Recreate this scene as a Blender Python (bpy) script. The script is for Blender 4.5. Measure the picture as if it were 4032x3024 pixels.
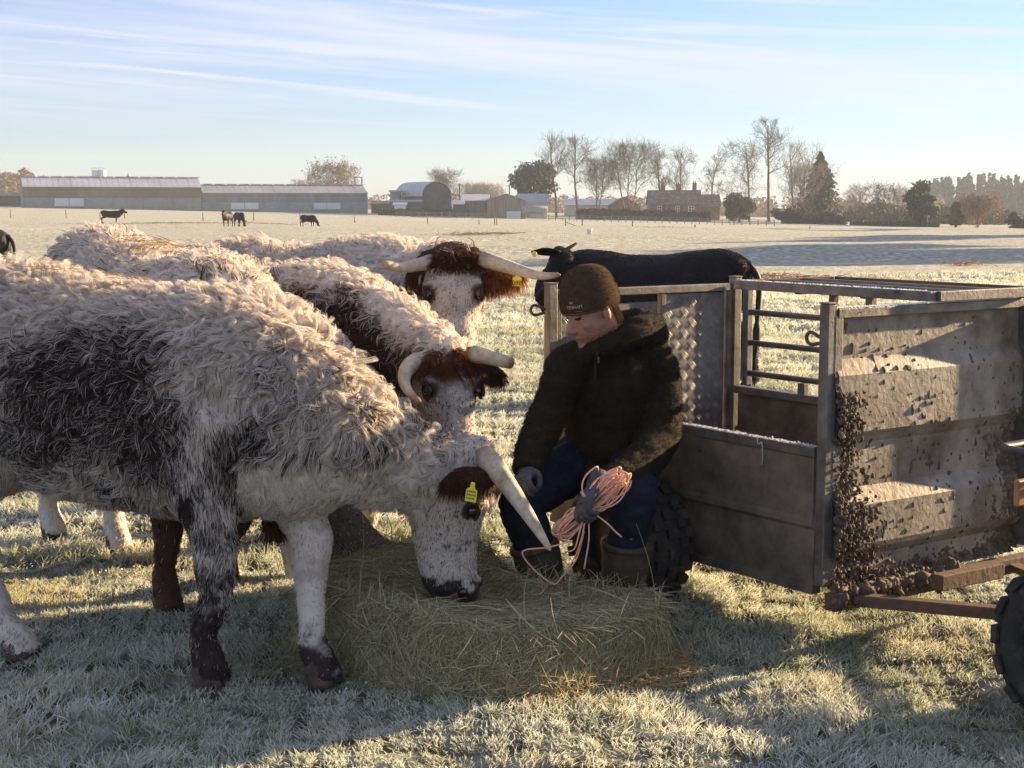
import bpy, bmesh, math, random
import numpy as np
from mathutils import Vector, Matrix

for _o in list(bpy.data.objects):
    bpy.data.objects.remove(_o)
SC = bpy.context.scene
COL = SC.collection
rng = np.random.default_rng(7)
random.seed(7)
R = math.radians

# ------------------------------------------------------------------ camera
F_PX, CX, CY, HOR, EYE = 6050.0, 2016.0, 1512.0, 800.0, 1.55
PITCH = math.atan((CY - HOR) / F_PX)
cam_d = bpy.data.cameras.new('camera')
cam_d.sensor_width = 36.0
cam_d.lens = 36.0 * F_PX / 4032.0
cam_d.clip_start, cam_d.clip_end = 0.05, 9000.0
cam = bpy.data.objects.new('camera', cam_d)
COL.objects.link(cam)
cam.location = (0, 0, EYE)
cam.rotation_euler = (math.pi / 2 - PITCH, 0, 0)
cam_d.dof.use_dof = False
SC.camera = cam

# ------------------------------------------------------------------ sun and sky
SUN_AZ, SUN_EL = R(29.5), R(12.0)          # measured from +X towards +Y
SDIR = Vector((math.cos(SUN_AZ) * math.cos(SUN_EL), math.sin(SUN_AZ) * math.cos(SUN_EL), math.sin(SUN_EL)))
sun_d = bpy.data.lights.new('sun', 'SUN')
sun_d.energy = 5.0
sun_d.angle = R(0.55)
sun_d.color = (1.0, 0.72, 0.41)
sun = bpy.data.objects.new('sun', sun_d)
COL.objects.link(sun)
sun.rotation_euler = (-SDIR).to_track_quat('-Z', 'Y').to_euler()
sun.location = (30, 15, 20)

world = bpy.data.worlds.new('World')
SC.world = world
world.use_nodes = True
_nt = world.node_tree
_nt.nodes.clear()
def wn(t, **k):
    n = _nt.nodes.new(t)
    for a, b in k.items():
        setattr(n, a, b)
    return n
def wl(a, b):
    _nt.links.new(a, b)
w_out = wn('ShaderNodeOutputWorld')
w_bg = wn('ShaderNodeBackground')
w_bg.inputs['Strength'].default_value = 0.05
w_sky = wn('ShaderNodeTexSky', sky_type='NISHITA', sun_disc=False)
w_sky.sun_elevation = SUN_EL
w_sky.sun_rotation = math.pi / 2 - SUN_AZ
w_sky.altitude = 80
w_sky.air_density, w_sky.dust_density, w_sky.ozone_density = 1.0, 0.0, 4.0
w_tc = wn('ShaderNodeTexCoord')
w_sep = wn('ShaderNodeSeparateXYZ')
wl(w_tc.outputs['Generated'], w_sep.inputs[0])
def wm(op, a, b=None):
    n = wn('ShaderNodeMath', operation=op)
    for i, v in enumerate((a, b)):
        if v is None:
            continue
        if isinstance(v, (int, float)):
            n.inputs[i].default_value = v
        else:
            wl(v, n.inputs[i])
    return n.outputs[0]
def wcloud(sx, sz, tilt, off, lo, hi, detail=6, dist=0.6):
    """thin cirrus streaks: noise stretched along the horizon"""
    cx = wn('ShaderNodeCombineXYZ')
    wl(wm('MULTIPLY', w_sep.outputs[0], sx), cx.inputs[0])
    wl(wm('ADD', wm('MULTIPLY', w_sep.outputs[1], sx), off), cx.inputs[1])
    wl(wm('ADD', wm('MULTIPLY', w_sep.outputs[2], sz), wm('MULTIPLY', w_sep.outputs[0], tilt)), cx.inputs[2])
    n = wn('ShaderNodeTexNoise')
    n.inputs['Scale'].default_value = 1.0
    n.inputs['Detail'].default_value = detail
    n.inputs['Roughness'].default_value = 0.55
    n.inputs['Distortion'].default_value = dist
    wl(cx.outputs[0], n.inputs['Vector'])
    r = wn('ShaderNodeMapRange', interpolation_type='SMOOTHERSTEP')
    r.inputs['From Min'].default_value, r.inputs['From Max'].default_value = lo, hi
    wl(n.outputs['Fac'], r.inputs['Value'])
    return r.outputs[0]
c1 = wcloud(1.5, 26.0, 2.0, 60.3, 0.33, 0.72, 4, 0.5)
c2 = wcloud(2.2, 75.0, 5.0, 71.9, 0.44, 0.72, 4, 0.9)
el_mask = wn('ShaderNodeMapRange', interpolation_type='SMOOTHSTEP')
el_mask.inputs['From Min'].default_value, el_mask.inputs['From Max'].default_value = 0.035, 0.085
wl(w_sep.outputs[2], el_mask.inputs['Value'])
c_all = wm('MULTIPLY', wm('MAXIMUM', wm('MULTIPLY', c1, 0.8), wm('MULTIPLY', c2, 0.85)), el_mask.outputs[0])
w_hsv = wn('ShaderNodeHueSaturation')
w_hsv.inputs['Saturation'].default_value = 0.76
wl(w_sky.outputs[0], w_hsv.inputs['Color'])
w_mix = wn('ShaderNodeMixRGB')
wl(c_all, w_mix.inputs['Fac'])
wl(w_hsv.outputs[0], w_mix.inputs['Color1'])
w_mix.inputs['Color2'].default_value = (5.3, 5.15, 5.05, 1)
w_tint = wn('ShaderNodeMixRGB', blend_type='MULTIPLY')
w_tint.inputs['Fac'].default_value = 1.0
w_tint.inputs['Color2'].default_value = (0.93, 0.95, 1.14, 1)
wl(w_mix.outputs[0], w_tint.inputs['Color1'])
wl(w_tint.outputs[0], w_bg.inputs['Color'])
wl(w_bg.outputs[0], w_out.inputs['Surface'])

SC.view_settings.view_transform = 'Standard'
SC.view_settings.look = 'None'
SC.view_settings.gamma = 1.0
SC.view_settings.use_curve_mapping = False
SC.view_settings.exposure = 1.9

SC.render.engine = 'CYCLES'
SC.cycles.use_denoising = True
SC.cycles.denoiser = 'OPENIMAGEDENOISE'
SC.cycles.max_bounces = 6
SC.cycles.diffuse_bounces = 3
SC.cycles.glossy_bounces = 2
SC.cycles.transmission_bounces = 3
SC.cycles.volume_bounces = 0
SC.cycles.transparent_max_bounces = 8
SC.cycles.sample_clamp_indirect = 6.0
SC.cycles_curves.shape = 'RIBBONS'
SC.cycles_curves.subdivisions = 2

# ------------------------------------------------------------------ photo geometry
_c, _s = math.cos(PITCH), math.sin(PITCH)
def P(px, py, Y):
    """world point that lies Y metres ahead of the viewer in the direction of a spot of the photograph"""
    u, w = (px - CX) / F_PX, (CY - py) / F_PX
    d = np.array([u, _c + w * _s, -_s + w * _c])
    return np.array([0, 0, EYE]) + d * (Y / d[1])
def GP(px, py, z=0.0):
    u, w = (px - CX) / F_PX, (CY - py) / F_PX
    d = np.array([u, _c + w * _s, -_s + w * _c])
    return np.array([0, 0, EYE]) + d * ((z - EYE) / d[2])
def proj(p):
    p = np.asarray(p, float)
    q = p - np.array([0, 0, EYE])
    yc = q[..., 1] * _c - q[..., 2] * _s
    up = q[..., 1] * _s + q[..., 2] * _c
    return np.stack([CX + F_PX * q[..., 0] / yc, CY - F_PX * up / yc], -1)

# ------------------------------------------------------------------ noise
def _hash(i, j, k, seed):
    h = (i.astype(np.int64) * 374761393 + j.astype(np.int64) * 668265263 + k.astype(np.int64) * 2147483647 + seed * 1274126177) & 0xFFFFFFFF
    h = ((h ^ (h >> 13)) * 1274126177) & 0xFFFFFFFF
    h = h ^ (h >> 16)
    return (h & 0xFFFFFF) / float(0xFFFFFF)
def vn(p, seed=0):
    """value noise -1..1 at (...,3) points"""
    p = np.asarray(p, float)
    b = np.floor(p).astype(np.int64)
    f = p - b
    f = f * f * f * (f * (f * 6 - 15) + 10)
    o = 0
    for dx in (0, 1):
        wx = f[..., 0] if dx else 1 - f[..., 0]
        for dy in (0, 1):
            wy = f[..., 1] if dy else 1 - f[..., 1]
            for dz in (0, 1):
                wz = f[..., 2] if dz else 1 - f[..., 2]
                o = o + wx * wy * wz * _hash(b[..., 0] + dx, b[..., 1] + dy, b[..., 2] + dz, seed)
    return o * 2 - 1
def fbm(p, seed=0, oct=3, gain=0.5):
    p = np.asarray(p, float)
    a, t, o = 1.0, 0.0, 0
    for i in range(oct):
        o = o + a * vn(p * (2.03 ** i) + 17.3 * i, seed + i)
        t += a
        a *= gain
    return o / t
def xy0(x, y):
    return np.stack([x, y, np.zeros_like(x)], -1)
def sstep(a, b, x):
    t = np.clip((x - a) / (b - a), 0, 1)
    return t * t * (3 - 2 * t)

# ------------------------------------------------------------------ object helpers
def link(o, parent=None):
    COL.objects.link(o)
    if parent is not None:
        o.parent = parent
        top = parent
        off = Vector(parent.get('_w', (0, 0, 0)))
        o.matrix_parent_inverse = Matrix.Translation(-off)
        o['_w'] = [0.0, 0.0, 0.0]
    return o
def tag(o, label, cat, group=None, kind=None):
    o['label'] = label
    o['category'] = cat
    if group:
        o['group'] = group
    if kind:
        o['kind'] = kind
    return o
def thing(name, label, cat, loc=(0, 0, 0), group=None):
    o = bpy.data.objects.new(name, None)
    o.empty_display_size = 0.1
    COL.objects.link(o)
    o.location = Vector(loc)
    o['_w'] = [float(v) for v in loc]
    return tag(o, label, cat, group)
class MB:
    """collects shapes into one mesh"""
    def __init__(self):
        self.v, self.f, self.n = [], [], 0
        self.c = []
    def add(self, v, f, col=None):
        v = np.asarray(v, float).reshape(-1, 3)
        self.v.append(v)
        n = self.n
        self.f.extend([tuple(i + n for i in q) for q in f])
        self.n += len(v)
        if col is not None:
            self.c.append(np.tile(np.array(col, float)[:3], (len(v), 1)) if np.ndim(col) == 1 else np.asarray(col, float))
        return self
    def box(self, c, size, ax=None, col=None):
        c = np.asarray(c, float)
        h = np.asarray(size, float) / 2
        A = np.eye(3) if ax is None else np.asarray(ax, float)
        vs = [c + (A[0] * sx * h[0] + A[1] * sy * h[1] + A[2] * sz * h[2]) for sz in (-1, 1) for sy in (-1, 1) for sx in (-1, 1)]
        fs = [(0, 2, 3, 1), (4, 5, 7, 6), (0, 1, 5, 4), (2, 6, 7, 3), (0, 4, 6, 2), (1, 3, 7, 5)]
        return self.add(vs, fs, col)
    def bar(self, a, b, w, h, up=(0, 0, 1), col=None):
        a, b = np.asarray(a, float), np.asarray(b, float)
        d = b - a
        L = np.linalg.norm(d)
        d = d / L
        s = np.cross(d, np.asarray(up, float))
        s = s / np.linalg.norm(s)
        u = np.cross(s, d)
        return self.box((a + b) / 2, (L, w, h), (d, s, u), col)
    def tube(self, pts, rad, n=8, cap=True, col=None):
        return self.loft(pts, rad, rad, n=n, cap=cap, col=col)
    def loft(self, pts, ra, rb, up=None, n=20, e=2.0, cap=True, col=None):
        pts = np.asarray(pts, float)
        m = len(pts)
        ra = np.broadcast_to(np.asarray(ra, float), (m,))
        rb = np.broadcast_to(np.asarray(rb, float), (m,))
        t = np.gradient(pts, axis=0)
        t = t / (np.linalg.norm(t, axis=1, keepdims=True) + 1e-12)
        th = np.linspace(0, 2 * np.pi, n, endpoint=False)
        cc, ss = np.cos(th), np.sin(th)
        cc = np.sign(cc) * np.abs(cc) ** (2 / e)
        ss = np.sign(ss) * np.abs(ss) ** (2 / e)
        V = []
        s_prev = None
        for i in range(m):
            u0 = np.asarray(up, float) if up is not None else None
            if u0 is None:
                if s_prev is None:
                    u0 = np.array([0, 0, 1.0]) if abs(t[i][2]) < 0.9 else np.array([1.0, 0, 0])
                    s = np.cross(t[i], u0)
                else:
                    s = s_prev - t[i] * np.dot(s_prev, t[i])
            else:
                s = np.cross(t[i], u0)
            s = s / (np.linalg.norm(s) + 1e-12)
            s_prev = s
            u = np.cross(s, t[i])
            V.append(pts[i] + np.outer(cc * ra[i], s) + np.outer(ss * rb[i], u))
        fs = []
        for i in range(m - 1):
            for j in range(n):
                k = (j + 1) % n
                fs.append((i * n + j, i * n + k, (i + 1) * n + k, (i + 1) * n + j))
        if cap:
            fs.append(tuple(range(n - 1, -1, -1)))
            fs.append(tuple((m - 1) * n + j for j in range(n)))
        return self.add(np.concatenate(V), fs, col)
    def ell(self, c, r, ax=None, nu=14, nv=9, col=None):
        A = np.eye(3) if ax is None else np.asarray(ax, float)
        vs = [np.asarray(c, float) + A[2] * r[2]]
        for i in range(1, nv):
            a = math.pi * i / nv
            for j in range(nu):
                b = 2 * math.pi * j / nu
                vs.append(np.asarray(c) + A[0] * r[0] * math.sin(a) * math.cos(b) + A[1] * r[1] * math.sin(a) * math.sin(b) + A[2] * r[2] * math.cos(a))
        vs.append(np.asarray(c) - A[2] * r[2])
        fs = [(0, 1 + j, 1 + (j + 1) % nu) for j in range(nu)]
        for i in range(nv - 2):
            for j in range(nu):
                a, b = 1 + i * nu + j, 1 + i * nu + (j + 1) % nu
                fs.append((a, a + nu, b + nu, b))
        L = len(vs) - 1
        fs += [(L, 1 + (nv - 2) * nu + (j + 1) % nu, 1 + (nv - 2) * nu + j) for j in range(nu)]
        return self.add(vs, fs, col)
    def mesh(self, name):
        me = bpy.data.meshes.new(name)
        v = np.concatenate(self.v) if self.v else np.zeros((0, 3))
        me.from_pydata(v.tolist(), [], self.f)
        if self.c:
            setcol(me, np.concatenate(self.c))
        me.update()
        return me
    def build(self, name, m=None, parent=None, smooth=False, bevel=0):
        me = self.mesh(name)
        return obj(name, me, m, parent, smooth, bevel)
def setcol(me, c, name='col'):
    a = me.attributes.new(name, 'FLOAT_COLOR', 'POINT')
    b = np.ones((len(c), 4))
    b[:, :3] = c
    a.data.foreach_set('color', b.ravel().astype(np.float32))
def obj(name, me, m=None, parent=None, smooth=False, bevel=0):
    if m is not None:
        me.materials.append(m)
    if smooth:
        me.polygons.foreach_set('use_smooth', np.ones(len(me.polygons), bool))
    o = bpy.data.objects.new(name, me)
    link(o, parent)
    if bevel:
        b = o.modifiers.new('bevel', 'BEVEL')
        b.width, b.segments, b.limit_method = bevel, 2, 'ANGLE'
    return o
def np_mesh(name, v, f):
    """fast mesh from arrays; f is (n,k)"""
    me = bpy.data.meshes.new(name)
    v = np.asarray(v, np.float32)
    f = np.asarray(f, np.int32)
    n, k = f.shape
    me.vertices.add(len(v))
    me.vertices.foreach_set('co', v.ravel())
    me.loops.add(n * k)
    me.loops.foreach_set('vertex_index', f.ravel())
    me.polygons.add(n)
    me.polygons.foreach_set('loop_start', np.arange(n, dtype=np.int32) * k)
    me.update(calc_edges=True)
    return me
def fuse(mb, voxel, smooth=8, factor=0.5):
    """union of overlapping closed shapes as one continuous skin"""
    me = mb.mesh('tmp')
    o = bpy.data.objects.new('tmp', me)
    COL.objects.link(o)
    r = o.modifiers.new('r', 'REMESH')
    r.mode, r.voxel_size, r.adaptivity = 'VOXEL', voxel, 0.0
    if smooth:
        s = o.modifiers.new('s', 'SMOOTH')
        s.iterations, s.factor = smooth, factor
    dg = bpy.context.evaluated_depsgraph_get()
    dg.update()
    out = bpy.data.meshes.new_from_object(o.evaluated_get(dg))
    bpy.data.objects.remove(o)
    bpy.data.meshes.remove(me)
    return out
def verts(me):
    a = np.empty(len(me.vertices) * 3, np.float32)
    me.vertices.foreach_get('co', a)
    return a.reshape(-1, 3).astype(float)
def normals(me):
    a = np.empty(len(me.vertices) * 3, np.float32)
    me.vertex_normals.foreach_get('vector', a)
    return a.reshape(-1, 3).astype(float)
def sample(me, n, g=rng):
    """random points on a mesh with their normals"""
    me.calc_loop_triangles()
    t = np.empty(len(me.loop_triangles) * 3, np.int32)
    me.loop_triangles.foreach_get('vertices', t)
    t = t.reshape(-1, 3)
    v, nn = verts(me), normals(me)
    a = np.linalg.norm(np.cross(v[t[:, 1]] - v[t[:, 0]], v[t[:, 2]] - v[t[:, 0]]), axis=1)
    k = g.choice(len(t), n, p=a / a.sum())
    r1, r2 = np.sqrt(g.random(n)), g.random(n)
    w = np.stack([1 - r1, r1 * (1 - r2), r1 * r2], 1)
    p = (v[t[k]] * w[:, :, None]).sum(1)
    q = (nn[t[k]] * w[:, :, None]).sum(1)
    return p, q / (np.linalg.norm(q, axis=1, keepdims=True) + 1e-9)
def strands(name, pts, rad, colr, m, parent=None):
    """pts (N,K,3) -> one hair-curves object; rad (N,K) or (K,); colr (N,3) per strand or (N,K,3) per point"""
    N, K, _ = pts.shape
    cu = bpy.data.hair_curves.new(name)
    cu.add_curves([K] * N)
    cu.attributes['position'].data.foreach_set('vector', pts.astype(np.float32).ravel())
    ra = cu.attributes.get('radius') or cu.attributes.new('radius', 'FLOAT', 'POINT')
    ra.data.foreach_set('value', np.broadcast_to(rad, (N, K)).astype(np.float32).ravel())
    if colr is not None:
        dom = 'CURVE' if colr.ndim == 2 else 'POINT'
        a = cu.attributes.new('col', 'FLOAT_COLOR', dom)
        b = np.ones(colr.shape[:-1] + (4,), np.float32)
        b[..., :3] = colr
        a.data.foreach_set('color', b.ravel())
    cu.materials.append(m)
    o = bpy.data.objects.new(name, cu)
    return link(o, parent)
def unit(v):
    v = np.asarray(v, float)
    return v / (np.linalg.norm(v, axis=-1, keepdims=True) + 1e-12)
def smooth_path(pts, n):
    """Catmull-Rom through points"""
    p = np.asarray(pts, float)
    p = np.concatenate([[2 * p[0] - p[1]], p, [2 * p[-1] - p[-2]]])
    m = len(p) - 3
    t = np.linspace(0, m - 1e-6, n)
    i = t.astype(int)
    f = (t - i)[:, None]
    a, b, c, d = p[i], p[i + 1], p[i + 2], p[i + 3]
    return 0.5 * (2 * b + (c - a) * f + (2 * a - 5 * b + 4 * c - d) * f ** 2 + (3 * b - a - 3 * c + d) * f ** 3)

# ------------------------------------------------------------------ materials
def new_mat(name):
    m = bpy.data.materials.new(name)
    m.use_nodes = True
    nt = m.node_tree
    return m, nt, nt.nodes['Principled BSDF']
def mat(name, col=(0.5, 0.5, 0.5), rough=0.7, metal=0.0, var=0.0, scale=8.0, col2=None, lo=0.4, hi=0.65, bump=0.0, bscale=None,
        attr=None, spec=0.4, detail=6.0, stretch=None, translucent=0.0):
    m, nt, b = new_mat(name)
    L = nt.links.new
    b.inputs['Roughness'].default_value = rough
    b.inputs['Metallic'].default_value = metal
    b.inputs['Specular IOR Level'].default_value = spec
    tc = nt.nodes.new('ShaderNodeTexCoord')
    vec = tc.outputs['Object']
    if stretch:
        mp = nt.nodes.new('ShaderNodeMapping')
        mp.inputs['Scale'].default_value = stretch
        L(vec, mp.inputs[0])
        vec = mp.outputs[0]
    def noise(sc):
        n = nt.nodes.new('ShaderNodeTexNoise')
        n.inputs['Scale'].default_value = sc
        n.inputs['Detail'].default_value = detail
        n.inputs['Roughness'].default_value = 0.6
        L(vec, n.inputs['Vector'])
        return n.outputs['Fac']
    src = None
    if attr:
        a = nt.nodes.new('ShaderNodeAttribute')
        a.attribute_name = attr
        src = a.outputs['Color']
    else:
        c = nt.nodes.new('ShaderNodeRGB')
        c.outputs[0].default_value = (*col, 1)
        src = c.outputs[0]
    if col2 is not None:
        r = nt.nodes.new('ShaderNodeMapRange')
        r.inputs['From Min'].default_value, r.inputs['From Max'].default_value = lo, hi
        L(noise(scale), r.inputs['Value'])
        mx = nt.nodes.new('ShaderNodeMixRGB')
        L(r.outputs[0], mx.inputs['Fac'])
        L(src, mx.inputs['Color1'])
        mx.inputs['Color2'].default_value = (*col2, 1)
        src = mx.outputs[0]
    if var:
        r = nt.nodes.new('ShaderNodeMapRange')
        r.inputs['From Min'].default_value, r.inputs['From Max'].default_value = 0.3, 0.7
        r.inputs['To Min'].default_value, r.inputs['To Max'].default_value = 1 - var, 1 + var
        L(noise(scale * 2.7), r.inputs['Value'])
        mx = nt.nodes.new('ShaderNodeMixRGB')
        mx.blend_type = 'MULTIPLY'
        mx.inputs['Fac'].default_value = 1
        L(src, mx.inputs['Color1'])
        L(r.outputs[0], mx.inputs['Color2'])
        src = mx.outputs[0]
    L(src, b.inputs['Base Color'])
    if bump:
        bn = nt.nodes.new('ShaderNodeBump')
        bn.inputs['Strength'].default_value = 1.0
        bn.inputs['Distance'].default_value = bump
        L(noise(bscale or scale * 3), bn.inputs['Height'])
        L(bn.outputs[0], b.inputs['Normal'])
    if translucent:
        t = nt.nodes.new('ShaderNodeBsdfTranslucent')
        L(src, t.inputs['Color'])
        ms = nt.nodes.new('ShaderNodeMixShader')
        ms.inputs[0].default_value = translucent
        L(b.outputs[0], ms.inputs[1])
        L(t.outputs[0], ms.inputs[2])
        L(ms.outputs[0], nt.nodes['Material Output'].inputs['Surface'])
    return m
M = {}
M['fur'] = mat('fur', attr='col', rough=0.55, spec=0.25, translucent=0.38)
M['blade'] = mat('frosted blade', attr='col', rough=0.6, spec=0.3, translucent=0.42)
M['straw'] = mat('hay strand', attr='col', rough=0.6, spec=0.3, translucent=0.25)
M['skin_col'] = mat('hide', attr='col', rough=0.8, spec=0.1)
# ================================================================== the setting: ground
def z_macro(x, y):
    xx = np.clip(x, -140, 170)
    s = sstep(35, 300, y)
    z = -(0.020 * xx + 1.75) * s - 3.0 * sstep(450, 1200, y)
    return z
def z_ground(x, y):
    x, y = np.asarray(x, float), np.asarray(y, float)
    d = np.hypot(x, y)
    near = 1 - sstep(14, 40, d)
    mid = sstep(7, 25, d)
    z = z_macro(x, y)
    z = z + near * (0.048 * fbm(xy0(x / 0.55, y / 0.55), 3, 3) + 0.010 * vn(xy0(x / 0.16, y / 0.16), 5))
    z = z + mid * (1 - sstep(200, 500, d)) * (0.07 * vn(xy0(x / 3.4, y / 2.6), 8) + 0.16 * vn(xy0(x / 14, y / 11), 9))
    return z
def axis(n, a, b, c):
    t = np.arange(-n, n + 1)
    return c + a * np.sinh(b * t)
gx = axis(270, 1.25, 0.0295, 0.0)
gy = axis(270, 1.25, 0.0295, 6.2)
GX, GY = np.meshgrid(gx, gy)
gv = np.stack([GX, GY, z_ground(GX, GY)], -1).reshape(-1, 3)
nxg = len(gx)
ii = (np.arange(len(gy) - 1)[:, None] * nxg + np.arange(nxg - 1)[None, :]).ravel()
gf = np.stack([ii, ii + 1, ii + 1 + nxg, ii + nxg], 1)
g_me = np_mesh('ground', gv, gf)

def ground_mat():
    m, nt, b = new_mat('frosted pasture')
    L = nt.links.new
    b.inputs['Roughness'].default_value = 0.85
    b.inputs['Specular IOR Level'].default_value = 0.15
    tc = nt.nodes.new('ShaderNodeTexCoord')
    def noise(sc, det=6, stretch=None, ro=0.6):
        n = nt.nodes.new('ShaderNodeTexNoise')
        n.inputs['Scale'].default_value = sc
        n.inputs['Detail'].default_value = det
        n.inputs['Roughness'].default_value = ro
        v = tc.outputs['Object']
        if stretch:
            mp = nt.nodes.new('ShaderNodeMapping')
            mp.inputs['Scale'].default_value = stretch
            L(v, mp.inputs[0])
            v = mp.outputs[0]
        L(v, n.inputs['Vector'])
        return n.outputs['Fac']
    def ramp(f, a, c):
        r = nt.nodes.new('ShaderNodeMapRange')
        r.inputs['From Min'].default_value, r.inputs['From Max'].default_value = a, c
        L(f, r.inputs['Value'])
        return r.outputs[0]
    def mix(f, c1, c2):
        mx = nt.nodes.new('ShaderNodeMixRGB')
        L(f, mx.inputs['Fac'])
        for i, c in ((1, c1), (2, c2)):
            if isinstance(c, tuple):
                mx.inputs[i].default_value = (*c, 1)
            else:
                L(c, mx.inputs[i])
        return mx.outputs[0]
    base = mix(ramp(noise(5.0, 8), 0.42, 0.62), (0.27, 0.28, 0.20), (0.60, 0.61, 0.56))
    base = mix(ramp(noise(0.23, 5), 0.50, 0.66), base, mix(ramp(noise(3.0, 6), 0.4, 0.65), (0.34, 0.31, 0.20), (0.58, 0.56, 0.47)))
    base = mix(ramp(noise(1.3, 7), 0.60, 0.72), base, (0.70, 0.71, 0.72))
    base = mix(ramp(noise(0.9, 8, None, 0.7), 0.63, 0.70), base, (0.16, 0.15, 0.09))
    # the earth between the blades close by is dark green and brown: blades carry the frost there
    at = nt.nodes.new('ShaderNodeAttribute')
    at.attribute_name = 'near'
    soil = mix(ramp(noise(6.0, 6), 0.4, 0.65), (0.07, 0.073, 0.045), (0.34, 0.35, 0.30))
    base = mix(at.outputs['Fac'], base, soil)
    L(base, b.inputs['Base Color'])
    add = nt.nodes.new('ShaderNodeMath'); add.operation = 'ADD'
    L(noise(11.0, 6), add.inputs[0]); L(noise(2.4, 5), add.inputs[1])
    bn = nt.nodes.new('ShaderNodeBump')
    bn.inputs['Strength'].default_value = 1.0
    bn.inputs['Distance'].default_value = 0.09
    L(add.outputs[0], bn.inputs['Height'])
    L(bn.outputs[0], b.inputs['Normal'])
    return m
_na = g_me.attributes.new('near', 'FLOAT', 'POINT')
_na.data.foreach_set('value', (1 - sstep(9, 26, np.hypot(gv[:, 0], gv[:, 1]))).astype(np.float32))
ground = obj('ground', g_me, ground_mat(), None, True)
ground['kind'] = 'structure'
# ================================================================== frosted grass close by
def bare(x, y):
    """worn and muddy spots where little grass stands"""
    return sstep(.24, .42, fbm(xy0(x / .55 + 5.2, y / .40), 71, 3))
def hay_r(x, y):
    """plan of the opened bale: <1 inside"""
    dx, dy = x + .125, y - 5.185
    u, v = -.68 * dx + .73 * dy, .73 * dx + .68 * dy
    r = (np.abs((u - .03) / .62) ** 4 + np.abs((v - .03) / .475) ** 4) ** (1 / 4)
    return np.maximum(r, 1 + (y - (5.25 + 1.6 * np.maximum(0, .12 - x))) / .35)
def grass():
    g = np.random.default_rng(11)
    P_, C_, R_ = [], [], []
    FROST, GREEN, TAN = np.array([.88, .91, .86]), np.array([.20, .245, .08]), np.array([.52, .44, .22])
    K = 5
    x = np.linspace(0, 1, K)
    for y0, y1, dens, L0, wid in ((3.7, 6.4, 13000, .036, .0014), (6.4, 10, 6000, .040, .0018), (10, 18, 1900, .055, .0030), (18, 34, 480, .065, .0055)):
        area = .5 * (y0 + y1) * .76 * (y1 - y0)
        n = int(area * dens)
        Y = np.sqrt(g.uniform(y0 ** 2, y1 ** 2, n))
        X = g.uniform(-.38, .38, n) * Y
        # tufts: pull towards clump centres
        cl = .07 * (1 + Y / 14)
        cxy = np.stack([np.floor(X / cl), np.floor(Y / cl)], 1)
        jx = _hash(cxy[:, 0].astype(int), cxy[:, 1].astype(int), np.zeros(n, int), 1)
        jy = _hash(cxy[:, 0].astype(int), cxy[:, 1].astype(int), np.ones(n, int), 2)
        tx, ty = (cxy[:, 0] + jx) * cl, (cxy[:, 1] + jy) * cl
        pull = g.random(n) * .55
        X, Y = X * (1 - pull) + tx * pull, Y * (1 - pull) + ty * pull
        br = bare(X, Y)
        keep = (g.random(n) > br * .62) & (hay_r(X, Y) > .90)
        X, Y, tx, ty, br = X[keep], Y[keep], tx[keep], ty[keep], br[keep]
        n = len(X)
        Z = z_ground(X, Y) - .004
        tall = .55 + .75 * sstep(-.35, .6, fbm(xy0(X / .35, Y / .35), 75, 2))
        L = L0 * tall * g.uniform(.5, 1.5, n)
        wv = np.stack([vn(xy0(X / .25, Y / .25), 81), vn(xy0(X / .25, Y / .25), 82)], 1)
        lean = wv * .45 + g.normal(0, .62, (n, 2)) + np.stack([X - tx, Y - ty], 1) / cl.mean() * .5
        d0 = unit(np.concatenate([lean * .55, np.ones((n, 1))], 1))
        d1 = np.concatenate([lean * .9 + g.normal(0, .5, (n, 2)), np.full((n, 1), -.35)], 1)
        root = np.stack([X, Y, Z], 1)
        pts = root[:, None] + d0[:, None] * (L[:, None] * x)[..., None] + d1[:, None] * (L[:, None] * .30 * x ** 2)[..., None]
        fr = np.clip(.68 + .58 * fbm(xy0(X / .7, Y / .5), 91, 3) + g.normal(0, .16, n), .05, 1)
        tn = sstep(.1, .6, vn(xy0(X / .5, Y / .4), 95)) * .55 + g.random(n) * .25
        live = GREEN * (1 - tn)[:, None] + TAN * tn[:, None]
        fr = np.where(g.random(n) < .20, fr * .25, fr)
        tipc = live * (1 - fr)[:, None] + FROST * fr[:, None]
        rootc = live * .85 * (1 - fr * .5)[:, None] + FROST * (fr * .5)[:, None]
        c = rootc[:, None] * (1 - x)[None, :, None] ** 1.0 + tipc[:, None] * x[None, :, None]
        c *= g.uniform(.75, 1.2, (n, 1, 1))
        P_.append(pts)
        C_.append(c)
        R_.append(np.interp(x, [0, .5, 1], [1, .9, .15])[None] * wid * g.uniform(.7, 1.4, (n, 1)))
    o = strands('grass', np.concatenate(P_), np.concatenate(R_), np.concatenate(C_), M['blade'])
    o['kind'] = 'stuff'
    tag(o, 'short frosted pasture grass in rough tufts', 'grass')
grass()
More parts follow.
